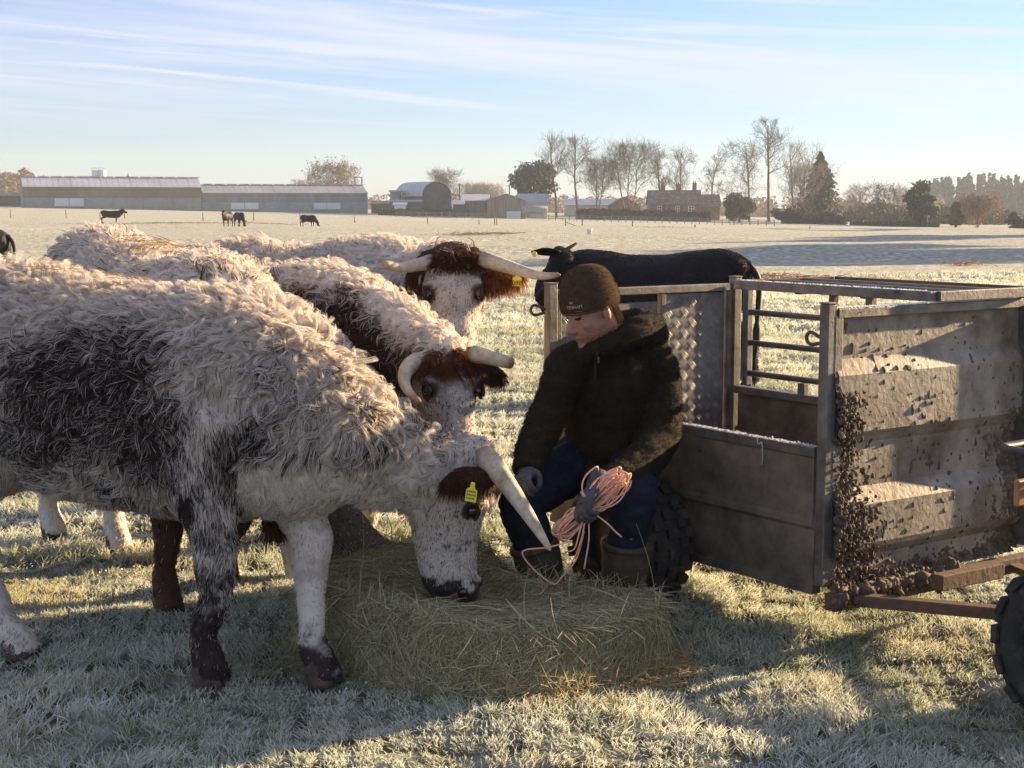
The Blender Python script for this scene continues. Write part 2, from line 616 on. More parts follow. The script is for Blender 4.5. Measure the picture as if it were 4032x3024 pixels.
# crumbs of frozen snow lying in the hollows
def crumbs():
    g = np.random.default_rng(13)
    n = 9000
    Y = np.sqrt(g.uniform(3.8 ** 2, 9 ** 2, n))
    X = g.uniform(-.36, .36, n) * Y
    w = fbm(xy0(X / .30, Y / .22), 99, 3)
    k = (w > .26) & (hay_r(X, Y) > 1.0)
    X, Y = X[k], Y[k]
    Z = z_ground(X, Y) + g.uniform(.0, .016, len(X))
    V, F = [], []
    r = g.uniform(.002, .0065, len(X))
    base = np.array([[1, 0, 0], [-.5, .87, 0], [-.5, -.87, 0], [0, 0, .9], [0, 0, -.9]])
    fs = np.array([(0, 1, 3), (1, 2, 3), (2, 0, 3), (1, 0, 4), (2, 1, 4), (0, 2, 4)])
    jit = g.uniform(.6, 1.4, (len(X), 5, 1))
    v = np.stack([X, Y, Z], 1)[:, None] + base[None] * r[:, None, None] * jit
    f = fs[None] + (np.arange(len(X)) * 5)[:, None, None]
    o = obj('snow_crumbs', np_mesh('snow_crumbs', v.reshape(-1, 3), f.reshape(-1, 3)), mat('frozen snow', (.80, .82, .86), rough=.7, spec=.3), None, True)
    o['kind'] = 'stuff'
    tag(o, 'crumbs of frozen snow between the grass blades', 'snow')
crumbs()
# ================================================================== livestock trailer behind the quad bike
M['steel'] = mat('weathered galvanised steel', (0.20, 0.195, 0.18), rough=0.5, metal=0.55, col2=(0.10, 0.085, 0.07), scale=9, lo=.35, hi=.7, var=.2, bump=.0015, bscale=70)
M['mudsteel'] = mat('muddy sheet steel', (0.16, 0.13, 0.10), rough=0.68, metal=0.12, col2=(0.075, 0.058, 0.045), scale=5, lo=.38, hi=.68, var=.3, bump=.003, bscale=45)
M['frontsteel'] = mat('splashed sheet steel', (0.27, 0.235, 0.19), rough=0.6, metal=0.1, col2=(0.13, 0.10, 0.072), scale=4, lo=.45, hi=.66, var=.35, bump=.003, bscale=38)
M['tread'] = mat('chequer plate', (0.21, 0.205, 0.195), rough=0.55, metal=0.3, col2=(0.12, 0.10, 0.085), scale=10, lo=.45, hi=.7, var=.2, bump=.001, bscale=90)
M['tread_bar'] = mat('lightened tread bar', (0.30, 0.295, 0.28), rough=0.55, metal=0.3, col2=(0.20, 0.17, 0.14), scale=14, lo=.45, hi=.7)  # highlight put into the colour: lighter than the plate to show in shade
M['mud'] = mat('dried mud', (0.10, 0.076, 0.056), rough=0.9, col2=(0.21, 0.165, 0.12), scale=22, lo=.45, hi=.75, bump=.006, bscale=60, spec=.15)
M['rust'] = mat('rusty box steel', (0.13, 0.075, 0.045), rough=0.8, col2=(0.085, 0.062, 0.047), scale=12, lo=.4, hi=.7, var=.25, bump=.003)
M['rubber'] = mat('muddy tyre rubber', (0.028, 0.027, 0.027), rough=0.85, col2=(0.085, 0.062, 0.045), scale=16, lo=.5, hi=.72, bump=.004)
M['frost'] = mat('rime frost', (0.80, 0.81, 0.83), rough=0.8, bump=.004, bscale=200)

Nc = np.array([1.073, 5.20, 0.0])
sd = unit(np.array([-.575, .818, 0.0]))      # along the side, away from the viewer
fd = unit(np.array([.818, .575, 0.0]))       # along the front, to the right
out_s, out_f = -fd, -sd
TL, TW, ZB, ZM, ZT = 1.58, 1.06, .235, .70, 1.19
Z1 = np.array([0, 0, 1.0])
def TP(a, b, z):
    """a metres back along the side, b metres across from the near side"""
    return Nc + sd * a + fd * b + Z1 * z
AX = (sd, fd, Z1)
tr = thing('livestock_trailer', 'small muddy galvanised livestock trailer with open side and barred gate', 'trailer', TP(.8, .5, 0))
def tb(name, a, b, z, size, m='steel', bev=.003, parent=None):
    return MB().box(TP(a, b, z), size, AX).build(name, M[m], parent or tr, False, bev)
# corner posts
for a, b in ((0, 0), (TL, 0), (0, TW), (TL, TW)):
    hgt = ZT - ZB + .02
    tb('corner_post', a, b, ZB + hgt / 2, (.042, .042, hgt))
    cap = MB().box(TP(a, b, ZT + .024), (.046, .046, .006), AX).build('post_cap', M['steel'], tr, False, .001)
# floor
tb('floor', TL / 2, TW / 2, ZB + .012, (TL - .06, TW - .06, .02), 'mudsteel')
# low near side: sheet with a pressed step, and its top rail
def folded(name, p0, along, L, outw, prof, m, parent, thick=.004, n=24):
    """sheet folded along its length; prof = [(z, out)]"""
    mb = MB()
    V, Fq = [], []
    k = len(prof)
    for side in (0, 1):
        for i in range(n + 1):
            for z, o in prof:
                V.append(p0 + along * L * i / n + outw * (o - side * thick) + Z1 * z)
    sN = (n + 1) * k
    for i in range(n):
        for j in range(k - 1):
            a = i * k + j
            Fq.append((a, a + k, a + k + 1, a + 1))
            Fq.append((sN + a, sN + a + 1, sN + a + k + 1, sN + a + k))
    for i in range(n):
        for j in (0, k - 1):
            a = i * k + j
            Fq.append((a, sN + a, sN + a + k, a + k))
    for j in range(k - 1):
        for i in (0, n):
            a = i * k + j
            Fq.append((a, a + 1, sN + a + 1, sN + a))
    return mb.add(V, Fq).build(name, M[m], parent)
folded('side_panel', Nc + sd * .03, sd, TL - .06, out_s, [(ZB - .005, .012), (.425, .012), (.44, .026), (.455, .026), (.47, .022), (ZM - .02, .022)], 'mudsteel', tr)
tb('side_rail', TL / 2, -.006, ZM, (TL - .054, .044, .036), 'steel')
MB().ell(TP(.60, -.030, ZM - .065), (.010, .004, .010), AX).build('drain_hole', M['eye'] if 'eye' in M else M['rubber'], tr)
tb('bottom_rail', TL / 2, .0, ZB - .02, (TL - .054, .046, .03), 'mudsteel')
# far side: low boards and three bars between stiles
folded('far_panel', Nc + fd * TW + sd * .03, sd, TL - .06, -out_s * -1, [(ZB, 0), (.46, 0), (.465, .018), (.52, .018), (.525, 0), (ZM - .02, 0)], 'mudsteel', tr)
tb('far_rail', TL / 2, TW - .004, ZM - .005, (TL - .054, .046, .034), 'steel')
for z in (ZM + .075, ZM + .215, ZM + .355):
    MB().tube([TP(.03, TW, z), TP(TL - .10, TW, z)], .0135, 10).build('gate_bar', M['steel'], tr, True)
for a in (TL - .085, TL * .48):
    tb('gate_stile', a, TW, ZM + .245, (.036, .034, .45))
tb('far_top_rail', TL / 2, TW, ZT - .015, (TL - .054, .036, .032))
tb('gate_foot', TL * .72, TW, ZM + .035, (.04, .03, .05))
# pivot pin with a bent handle on the near front post
for (a, b, z, dx) in ((-.005, .0, ZT - .10, sd), (TL, -.0, ZT - .085, fd * -1)):
    c = TP(a, b, z) + dx * .03
    pp = smooth_path([c, c + dx * .055 + Z1 * .02, c + dx * .075 + Z1 * .0, c + dx * .055 - Z1 * .022, c + dx * .005 - Z1 * .014], 16)
    MB().tube(pp, .0065, 8).build('latch_pin', M['rust'], tr, True)
# rear gate with chequer plate, hung between the two rear posts
gate = tb('tail_gate', TL, TW / 2, ZT - .022, (.036, TW - .056, .034))
for b in (.035, TW * .58, TW - .045):
    tb('gate_upright', TL, b, (ZB + ZT) / 2, (.030, .026, ZT - ZB - .08), 'steel', .002, gate)
plates = ((.06, TW * .58 - .025, ZB + .03, ZT - .075), (TW * .58 + .022, TW - .065, ZB + .03, ZT - .045))
for b0, b1, z0, z1 in plates:
    pl = MB().box(TP(TL + .004, (b0 + b1) / 2, (z0 + z1) / 2), (.004, b1 - b0, z1 - z0), AX).build('tread_plate', M['tread'], gate)
    tm = MB()
    cell = .048
    nb, nz = int((b1 - b0) / cell), int((z1 - z0) / cell)
    for i in range(nb):
        for j in range(nz):
            ang = R(45) if (i + j) % 2 else R(-45)
            dv, ov = fd * math.cos(ang) + Z1 * math.sin(ang), -fd * math.sin(ang) + Z1 * math.cos(ang)
            for k in (-1, 0, 1):
                c = TP(TL + .001, b0 + (i + .5) * cell, z0 + (j + .5) * cell) + ov * k * .0105
                a = c - sd * .0016
                vs = [a + dv * .019, a + ov * .0033, a - dv * .019, a - ov * .0033, a - sd * .0022]
                tm.add(vs, [(0, 1, 4), (1, 2, 4), (2, 3, 4), (3, 0, 4)])
    to = tm.build('raised_tread', M['tread_bar'], pl)
    to['kind'] = 'stuff'
# front: pressed sheet with two broad ribs
fz = [(ZB, .0), (.315, .0), (.345, .022), (.365, .030), (.505, .030), (.545, .010), (.565, .0), (.72, .0), (.745, .014), (.765, .030), (.965, .030), (1.005, .012), (1.02, .002), (ZT - .03, .0)]
folded('front_panel', Nc + fd * .028, fd, TW - .056, out_f, fz, 'frontsteel', tr, .004, 40)
tb('front_rail', 0, TW / 2, ZT - .012, (.046, TW - .054, .034))
MB().bar(TP(-.012, .032, ZB + .02), TP(-.012, .032, ZT - .02), .036, .02, sd).build('front_flange', M['steel'], tr, False, .002)
MB().bar(TP(-.03, TW - .02, ZB + .02), TP(-.03, TW - .02, ZT - .02), .075, .03, fd).build('front_flange', M['steel'], tr, False, .002)
# roof frame lying over the front right of the box
rf0 = thing_roof = None
rc = [(-.03, .50), (-.03, TW + .01), (.98, TW + .01), (.98, .50)]
zr = ZT + .030
roof = MB().bar(TP(*rc[3], zr), TP(*rc[0], zr), .034, .036).build('roof_frame', M['steel'], tr, False, .002)
for i, j in ((0, 1), (1, 2), (2, 3)):
    e = unit(TP(*rc[j], 0) - TP(*rc[i], 0)) * .018
    MB().bar(TP(*rc[i], zr) + e, TP(*rc[j], zr) - e, .034, .036).build('frame_rail', M['rust'] if i else M['steel'], roof, False, .002)
for b in (.50 + .19, .50 + .38):
    MB().bar(TP(-.01, b, zr + .004), TP(.962, b, zr + .004), .022, .026).build('roof_bar', M['steel'], roof, False, .002)
for a in (.32, .66):
    MB().bar(TP(a, .518, zr - .018), TP(a, TW - .008, zr - .018), .022, .016).build('roof_bar', M['rust'], roof, False, .002)
for a, b in ((.95, TW - .02),):
    tb('roof_post', a, b, ZT - .03, (.03, .03, .10), 'rust', .002, roof)
# frost on upward faces of the rails
fr = MB()
g = np.random.default_rng(5)
for k in range(1500):
    w = g.random()
    if w < .45:
        a, b, z = g.uniform(.03, TL - .03), g.normal(-.006, .010), ZM + .0185
    elif w < .65:
        a, b, z = g.normal(0, .011), g.uniform(.03, .5), ZT + .0055
    else:
        a, b, z = g.uniform(.0, .95), .50 + g.normal(0, .008), zr + .0185
    r = g.uniform(.0015, .0045)
    c = TP(a, b, z)
    fr.add([c + np.array([r, 0, 0]), c + np.array([-r * .5, r * .9, 0]), c + np.array([-r * .5, -r * .9, 0]), c + np.array([0, 0, r * 1.1])], [(0, 1, 3), (1, 2, 3), (2, 0, 3)])
fo = fr.build('rime', M['frost'], tr)
fo['kind'] = 'stuff'
# mud thrown on the front and caked on the near edge
def ico(sub=1):
    bm = bmesh.new()
    bmesh.ops.create_icosphere(bm, subdivisions=sub, radius=1)
    v = np.array([x.co[:] for x in bm.verts])
    f = [tuple(x.index for x in q.verts) for q in bm.faces]
    bm.free()
    return v, f
IV, IF = ico(2)
IV1, IF1 = ico(1)
def front_off(z):
    return np.interp(z, [q[0] for q in fz], [q[1] for q in fz])
def clumps(n, gen, seed, V=IV1, F=IF1):
    g = np.random.default_rng(seed)
    vs, fs = [], []
    for k in range(n):
        c, r = gen(g)
        w = V * (1 + .75 * vn(V * 1.6 + k * 7.1, seed)[:, None])
        w = w * np.array([g.uniform(.7, 1.3), g.uniform(.7, 1.3), g.uniform(.8, 1.7)]) * r
        a = g.uniform(0, 6.3)
        ca, sa = math.cos(a), math.sin(a)
        w = w @ np.array([[ca, sa, 0], [-sa, ca, 0], [0, 0, 1]])
        vs.append(c + w)
        fs.append(np.array(F) + k * len(V))
    return np.concatenate(vs), np.concatenate(fs)
def g_edge(g):
    z = ZB - .01 + (.92 - ZB) * g.random() ** 1.35
    b = .02 + abs(g.normal(0, .055 + .16 * max(0, (.66 - z))))
    r = (.002 + .0065 * g.random() ** 2.2) * (1.15 - .5 * b)
    return TP(-front_off(z) - .012 * g.random() - .008, b, z), r
def g_bar(g):
    b = g.uniform(-.02, .62)
    return TP(-.05 - .04 * g.random(), b, ZB - .030 + g.normal(0, .014)), g.uniform(.006, .020)
nb_, nz_ = 270, 250
gb, gz_ = np.meshgrid(np.linspace(.012, TW - .03, nb_), np.linspace(ZB - .012, ZT - .045, nz_))
wl2 = np.exp(-(gb / (.060 + .22 * np.maximum(0, .70 - gz_))) ** 1.6) * (1 - sstep(.86, 1.0, gz_))
wr2 = np.exp(-(np.maximum(0, TW - .05 - gb) / .13) ** 1.5) * (1 - sstep(.62, .95, gz_)) * .85
wb2 = np.exp(-(gz_ - ZB) / .05) * .9
Wm = np.maximum(np.maximum(wl2, wr2), wb2)
q3 = np.stack([gb, gz_, gb * 0], -1)
h_ = Wm * 1.5 - .80 + .85 * fbm(q3 / .035, 211, 3) + .50 * vn(q3 / .010, 215)
sp = vn(q3 * np.array([1, .75, 1]) / .017, 221) - .80 + .30 * fbm(q3 / .12, 224, 2) + .12 * (1 - sstep(.3, 1.1, gz_))
sp2 = vn(q3 / .0085, 226) - .84 + .12 * vn(q3 / .2, 227)
hh = np.maximum(np.maximum(.017 * np.clip(h_, -.2, 1.4), .020 * np.clip(sp, -.1, .30)), .012 * np.clip(sp2, -.1, .2))
hh = hh - .0006 + .0007 * vn(q3 / .006, 228)
base_ = np.interp(gz_, [q[0] for q in fz], [q[1] for q in fz])
vv_ = Nc + gb[..., None] * fd + out_f * (base_ + hh)[..., None] + Z1 * gz_[..., None]
ii_ = (np.arange(nz_ - 1)[:, None] * nb_ + np.arange(nb_ - 1)[None, :]).ravel()
mo = obj('mud_crust', np_mesh('mud_crust', vv_.reshape(-1, 3), np.stack([ii_, ii_ + 1, ii_ + 1 + nb_, ii_ + nb_], 1)), M['mud'], tr, True)
mo['kind'] = 'stuff'
for nm, n, gen, V, F in (('caked_mud', 2600, g_edge, IV1, IF1), ('caked_mud', 210, g_bar, IV, IF)):
    v, f = clumps(n, gen, 31 + n, V, F)
    o = obj(nm, np_mesh(nm, v, f), M['mud'], tr, True)
    o['kind'] = 'stuff'
# drawbar: cross bar along the front, angled arms and the pole to the hitch
hitch = np.array([1.98, 4.66, .30])
MB().bar(TP(-.055, -.02, ZB - .045), TP(-.055, TW + .02, ZB - .045), .05, .06).build('cross_bar', M['rust'], tr, False, .004)
MB().bar(TP(-.06, .10, ZB - .05), hitch + np.array([-.03, .02, -.06]), .055, .040).build('drawbar_arm', M['rust'], tr, False, .004)
MB().bar(TP(-.06, TW - .10, ZB - .05), hitch + np.array([.03, .05, -.06]), .055, .026).build('drawbar_arm', M['rust'], tr, False, .004)
MB().box(TP(-.20, TW * .50, ZB + .0), (.05, .34, .055), AX).build('drawbar_step', M['rust'], tr, False, .004)
MB().tube([hitch - Z1 * .10, hitch + Z1 * .10], .035, 14).build('hitch_pin', M['rust'], tr, True)
# wheel with knobbly tyre under a mudguard, on the near side
def tyre_thing(parent, c, axle, r, w, m='rubber', blocks=20, rim=True):
    axle = unit(axle)
    u = unit(np.cross(axle, Z1))
    ax3 = (u, axle, Z1)
    prof = [(-.5, .62), (-.55, .80), (-.46, .93), (-.25, .975), (0, .985), (.25, .975), (.46, .93), (.55, .80), (.5, .62)]
    V, Fq = [], []
    N, K = 40, len(prof)
    for i in range(N):
        a = 2 * math.pi * i / N
        rd = u * math.cos(a) + Z1 * math.sin(a)
        for x, y in prof:
            V.append(c + axle * x * w + rd * y * r)
    for i in range(N):
        for j in range(K):
            a, b = i * K + j, ((i + 1) % N) * K + j
            j2 = (j + 1) % K
            Fq.append((i * K + j, i * K + j2, ((i + 1) % N) * K + j2, ((i + 1) % N) * K + j))
    wh = MB().add(V, Fq).build('wheel', M[m], parent, True)
    kb = MB()
    for i in range(blocks):
        for k, (x, y) in enumerate(((-.50, .90), (-.28, .99), (0, 1.0), (.28, .99), (.50, .90))):
            a = 2 * math.pi * (i + .5 * (k % 2)) / blocks
            rd = u * math.cos(a) + Z1 * math.sin(a)
            tg = -u * math.sin(a) + Z1 * math.cos(a)
            kb.box(c + axle * x * w + rd * y * r, (.55 * 2 * math.pi * r / blocks, .17 * w, .085 * r), (tg, axle, rd))
    kb.build('tyre_lug', M[m], wh, False, .003)
    rb = MB()
    rb.loft([c - axle * w * .30, c - axle * w * .1, c + axle * w * .1, c + axle * w * .30], [.60 * r, .45 * r, .45 * r, .60 * r], [.60 * r, .45 * r, .45 * r, .60 * r], n=24)
    rb.loft([c - axle * w * .55, c + axle * w * .55], [.14 * r] * 2, [.14 * r] * 2, n=14)
    rb.build('rim', M['steel'], wh, True)
    return wh
wc = TP(.86, -.155, .255)
tyre_thing(tr, wc, fd, .255, .21, 'rubber', 22)
# twist of green baler twine on the side rail
pp = smooth_path([TP(.30, -.03, ZM + .02), TP(.29, -.034, ZM - .005), TP(.27, -.036, ZM + .004), TP(.265, -.036, ZM - .05), TP(.27, -.034, ZM - .075)], 20)
tag(MB().tube(pp, .0028, 6).build('twine_scrap', mat('faded green twine', (.30, .36, .24), var=.2), None, True), 'faded scrap of green twine snagged on the trailer side rail', 'twine')

# ------------------------------------------------------------------ quad bike at the edge of the picture
M['quad_paint'] = mat('dull green plastic', (0.035, 0.06, 0.03), rough=0.5, col2=(0.09, 0.07, 0.05), scale=6, bump=.001)
M['black_tube'] = mat('black painted tube', (0.03, 0.03, 0.03), rough=0.45, col2=(0.09, 0.075, 0.06), scale=14)
M['rust_plate'] = mat('orange rusted steel', (0.40, 0.19, 0.08), rough=0.5, col2=(0.16, 0.09, .05), scale=20, lo=.5, hi=.75)  # rusty steel of the bracket plate, coloured bright orange
qd = -sd
qx = hitch + qd * .06 - Z1 * .30
quad = thing('quad_bike', 'muddy quad bike mostly out of frame, rear tyre and rack tube showing', 'quad bike', qx)
def QP(a, b, z):
    return qx + qd * a + fd * b + Z1 * z
QAX = (qd, fd, Z1)
for a in (0, 1.22):
    for b in (-.40, .40):
        tyre_thing(quad, QP(a, b, .262), fd, .262, .22, 'rubber', 16)
MB().box(QP(.6, 0, .42), (1.3, .34, .22), QAX).build('chassis', M['black_tube'], quad, False, .02)
MB().loft(smooth_path([QP(-.12, 0, .72), QP(.2, 0, .78), QP(.55, 0, .76), QP(.8, 0, .84), QP(1.1, 0, .74), QP(1.4, 0, .62)], 14), np.interp(np.linspace(0, 1, 14), [0, .4, .6, 1], [.20, .15, .14, .20]), np.interp(np.linspace(0, 1, 14), [0, .5, 1], [.07, .10, .10]), up=Z1, n=16, e=3).build('seat', M['black_tube'], quad, True)
for a in (1.22,):
    for b in (-.40, .40):
        th = np.linspace(.15, 1.85, 10)
        V = [QP(a + math.cos(t) * .36, b + s_, .29 + math.sin(t) * .33) for s_ in (-.15, .15) for t in th]
        V += [QP(a + math.cos(t) * .345, b + s_, .29 + math.sin(t) * .315) for s_ in (-.15, .15) for t in th]
        n = 10
        fq = []
        for i in range(n - 1):
            fq += [(i, n + i, n + i + 1, i + 1), (2 * n + i, 2 * n + i + 1, 3 * n + i + 1, 3 * n + i), (i, i + 1, 2 * n + i + 1, 2 * n + i), (n + i, 3 * n + i, 3 * n + i + 1, n + i + 1)]
        MB().add(V, fq).build('fender', M['quad_paint'], quad, True)
rk = smooth_path([QP(.30, -.36, .80), QP(-.10, -.38, .80), QP(-.36, -.33, .79), QP(-.40, -.20, .79), QP(-.40, .20, .79), QP(-.36, .33, .79), QP(-.10, .38, .80), QP(.30, .36, .80)], 40)
rko = MB().tube(rk, .015, 10).build('rear_rack', M['black_tube'], quad, True)
for b in (-.2, 0, .2):
    MB().tube([QP(-.40, b, .785), QP(.25, b, .80)], .009, 8).build('rack_bar', M['black_tube'], rko, True)
for b in (-.24, .24):
    MB().tube([QP(-.20, b, .79), QP(-.12, b, .50)], .013, 8).build('rack_stay', M['black_tube'], rko, True)
MB().box(QP(-.33, -.27, .655), (.02, .10, .085), QAX).build('rusty_plate', M['rust_plate'], quad, False, .006)  # rusty bracket plate on the quad's rear
MB().tube([QP(.95, -.38, 1.02), QP(.88, -.15, 1.0), QP(.88, .15, 1.0), QP(.95, .38, 1.02)], .012, 8).build('handlebar', M['black_tube'], quad, True)
MB().tube([QP(1.0, 0, .7), QP(.88, 0, 1.0)], .02, 8).build('steering_column', M['black_tube'], quad, True)
# ================================================================== cattle
M['horn'] = mat('horn', attr='col', rough=0.6, var=0.30, scale=12, col2=(.20, .14, .09), lo=.52, hi=.78, bump=0.004, bscale=45, spec=0.3)
M['eye'] = mat('wet eye', (0.02, 0.012, 0.008), rough=0.08, spec=0.7)
M['hoof'] = mat('muddy hoof', (0.055, 0.036, 0.028), rough=0.8, col2=(0.12, 0.08, 0.055), scale=30, bump=0.004)
M['nose'] = mat('nose leather', (0.035, 0.022, 0.02), rough=0.35, col2=(0.16, 0.085, 0.05), scale=18, bump=0.003, bscale=120)
M['ear_tag'] = mat('yellow ear tag', (0.78, 0.66, 0.05), rough=0.45, var=0.12, scale=30)
M['tag_print'] = mat('tag print', (0.05, 0.045, 0.03), rough=0.7)
CREAM, DARK, BROWN, ROAN = np.array([0.78, 0.71, 0.63]), np.array([0.045, 0.036, 0.034]), np.array([0.11, 0.047, 0.026]), np.array([0.2, 0.17, 0.15])

def seg_dist(p, path, rad):
    """smallest distance/radius from points to a polyline and the parameter along it"""
    best = np.full(len(p), 1e9)
    par = np.zeros(len(p))
    n = len(path) - 1
    for i in range(n):
        a, b = path[i], path[i + 1]
        ab = b - a
        t = np.clip(((p - a) @ ab) / (ab @ ab + 1e-12), 0, 1)
        d = np.linalg.norm(p - (a + t[:, None] * ab), axis=1) / (rad[i] + (rad[i + 1] - rad[i]) * t)
        k = d < best
        best[k] = d[k]
        par[k] = (i + t[k]) / n
    return best, par

class Cattle:
    """body = one continuous skin; the coat is hair rooted on it"""
    def __init__(s, name, label, cat, O, psi, poll, muzzle, fnorm, feet=None, scale=1.0, group=None, seed=1, voxel=0.017,
                 neck_mid=None, belly=0.0, width=1.0, z_withers=1.30, z_rump=1.30, droop=0.0, head_k=1.06, nd=.03, nk=1.0, hx=-1.12, hoofs=(0, 1, 2, 3)):
        s.seed, s.O, s.psi, s.sc = seed, np.array([O[0], O[1], 0.0]), psi, scale
        s.h = np.array([math.cos(psi), math.sin(psi), 0])
        s.l = np.array([-math.sin(psi), math.cos(psi), 0])
        s.z = np.array([0, 0, 1.0])
        s.t = thing(name, label, cat, (O[0], O[1], 0), group)
        W = s.W
        k = scale
        zw, zr = z_withers / k, z_rump / k
        mb = MB()
        prof = [(-1.34, zr - .22, .88, .08), (-1.27, zr - .06, .74, .19), (-1.12, zr + .0, .64, .265), (-.85, zr - .035, .56 - belly, .30),
                (-.5, (zr + zw) / 2 - .06, .52 - belly, .345 * width), (-.2, zw - .035, .50 - belly, .335 * width), (.05, zw - droop * .25, .50, .285 * width),
                (.25, zw - .05 - droop * .8, .50, .235), (.42, zw - .17 - droop, .56 - droop * .2, .165), (.52, zw - .34 - droop, .66 - droop * .5, .08)]
        pc = W([(x, 0, (a + b) / 2) for x, a, b, w in prof])
        pa = smooth_path(pc, 26)
        ws = smooth_path([(w, (a - b) / 2, 0) for x, a, b, w in prof], 26)
        mb.loft(pa, ws[:, 0] * k, ws[:, 1] * k, up=s.z, n=28, e=2.25)
        s.reg = [('torso', pa, np.minimum(ws[:, 0], ws[:, 1] * 1.0) * k)]
        # legs
        F = feet or {}
        s.legs = []
        for i, (lx, sy) in enumerate(((.03, -1), (.03, 1), (hx, -1), (hx, 1))):
            foot = np.array(F[i], float) if i in F else np.concatenate([W([(lx, sy * .17, 0)])[0][:2], [0]])
            if i < 2:
                top, mid = W([(.10, sy * .17, .88), (.02, sy * .20, .66)])
                ft = foot + np.array([0, 0, .0])
                knee = mid * .40 + ft * .60 + s.h * .045 * k
                knee[2] = .37 * k
                fet = knee * .22 + ft * .78 - s.h * .005
                fet[2] = .12 * k
                path = np.array([top, mid, knee + s.z * .10 * k, knee, knee - s.z * .09 * k, fet + s.z * .05 * k, fet, ft + s.h * .035 * k + s.z * .045 * k, ft + s.h * .055 * k + s.z * .008])
                rad = np.array([.15, .115, .070, .066, .052, .043, .050, .054, .058]) * k
            else:
                top, mid = W([(-1.02, sy * .15, .95), (-.92, sy * .20, .70)])
                hock = (mid + foot) / 2 - s.h * .20 * k
                hock[2] = .47 * k
                fet = hock * .15 + foot * .85 - s.h * .03 * k
                fet[2] = .12 * k
                path = np.array([top, mid, (mid + hock) / 2 + s.h * .03 * k, hock, hock * .7 + fet * .3 - s.z * .02, fet + s.z * .06 * k, fet, foot + s.h * .03 * k + s.z * .045 * k, foot + s.h * .05 * k + s.z * .008])
                rad = np.array([.23, .17, .100, .062, .050, .045, .052, .056, .060]) * k
            mb.loft(smooth_path(path, 30), *[np.interp(np.linspace(0, 8, 30), range(9), rad)] * 2, n=14)
            s.reg.append(('leg%d' % i, path, rad))
            s.legs.append((foot, path))
        # head frame
        s.poll, s.muz = np.asarray(poll, float), np.asarray(muzzle, float)
        s.d = unit(s.muz - s.poll)
        s.fn = unit(np.asarray(fnorm, float) - s.d * np.dot(fnorm, s.d))
        s.lat = np.cross(s.d, s.fn)
        HL = np.linalg.norm(s.muz - s.poll)
        s.HL = HL
        q = HL / .5 * head_k
        # (t along face, depth of forehead line, depth of jaw line, half width)
        hp = [(-.07, -.05, .09, .055), (0.0, .0, .16, .105), (.12, .012, .215, .118), (.28, .012, .25, .122), (.42, .0, .255, .108), (.58, -.010, .235, .090),
              (.74, -.014, .212, .084), (.87, -.010, .195, .090), (.97, -.028, .175, .086), (1.03, -.06, .14, .055)]
        cen = np.array([s.poll + s.d * t * HL - s.fn * (a + b) / 2 * q for t, a, b, w in hp])
        # a = forehead offset below the poll plane, b = jaw offset
        cen = np.array([s.poll + s.d * t * HL - s.fn * ((-a + b) / 2) * q for t, a, b, w in hp])
        hc = smooth_path(cen, 24)
        hr = smooth_path([(w * q, (a + b) / 2 * q, 0) for t, a, b, w in hp], 24)
        mb.loft(hc, hr[:, 0], np.maximum(hr[:, 1], .03), up=s.fn, n=22, e=2.35)
        s.reg.append(('head', hc, (hr[:, 0] + hr[:, 1]) / 2))
        # brows, cheeks, nostrils, chin
        for sg in (-1, 1):
            e = s.head(.275, sg * .090 * q, -.014 * q)
            mb.ell(e, (.034 * q, .028 * q, .024 * q), (s.d, s.lat, s.fn))
            mb.ell(s.head(.33, sg * .072 * q, -.17 * q), (.10 * q, .05 * q, .075 * q), (s.d, s.lat, s.fn))
            mb.ell(s.head(.935, sg * .045 * q, -.025 * q), (.042 * q, .034 * q, .034 * q), (s.d, s.lat, s.fn))
        mb.ell(s.head(.90, 0, -.135 * q), (.055 * q, .055 * q, .035 * q), (s.d, s.lat, s.fn))
        mb.ell(s.head(.0, 0, -.045 * q), (.075 * q, .10 * q, .065 * q), (s.d, s.lat, s.fn))
        # neck
        n0, n1 = W([(.0, 0, zw - .30 - droop * .4), (.22, 0, zw - .30 - droop * 1.1)])
        n3 = s.poll - s.fn * .085 * q + s.d * nd * q
        nm = np.asarray(neck_mid, float) if neck_mid is not None else (n1 + n3) / 2 + s.z * .0
        npth = smooth_path([n0, n1, nm, n3], 16)
        nr = np.interp(np.linspace(0, 3, 16), [0, 1, 2, 3], [.28 * k, .25 * k, .195 * k * nk, .135 * k * nk])
        nw = np.interp(np.linspace(0, 3, 16), [0, 1, 2, 3], [.20 * k, .185 * k, .135 * k, .105 * k])
        mb.loft(npth, nw, nr, up=s.z * .9 + s.h * .4, n=20)
        s.reg.append(('neck', npth, (nr + nw) / 2))
        # throat / dewlap
        dl = smooth_path([W([(.34, 0, .74)])[0], (W([(.42, 0, .80)])[0] + s.head(.3, 0, -.24 * q)) / 2 - s.z * .04, s.head(.25, 0, -.20 * q)], 10)
        mb.loft(dl, np.linspace(.085, .055, 10) * k, np.linspace(.13, .085, 10) * k, up=s.z, n=12)
        # tail root
        s.me = fuse(mb, voxel, 5, 0.5)
        v = verts(s.me)
        nn = normals(s.me)
        reg, par = s.region(v)
        lump = 0.012 * fbm(v / 0.16, seed + 40, 2) * (reg == 0) + 0.004 * fbm(v / .05, seed + 50, 2)
        v = v + nn * lump[:, None]
        s.me.vertices.foreach_set('co', v.astype(np.float32).ravel())
        s.me.update()
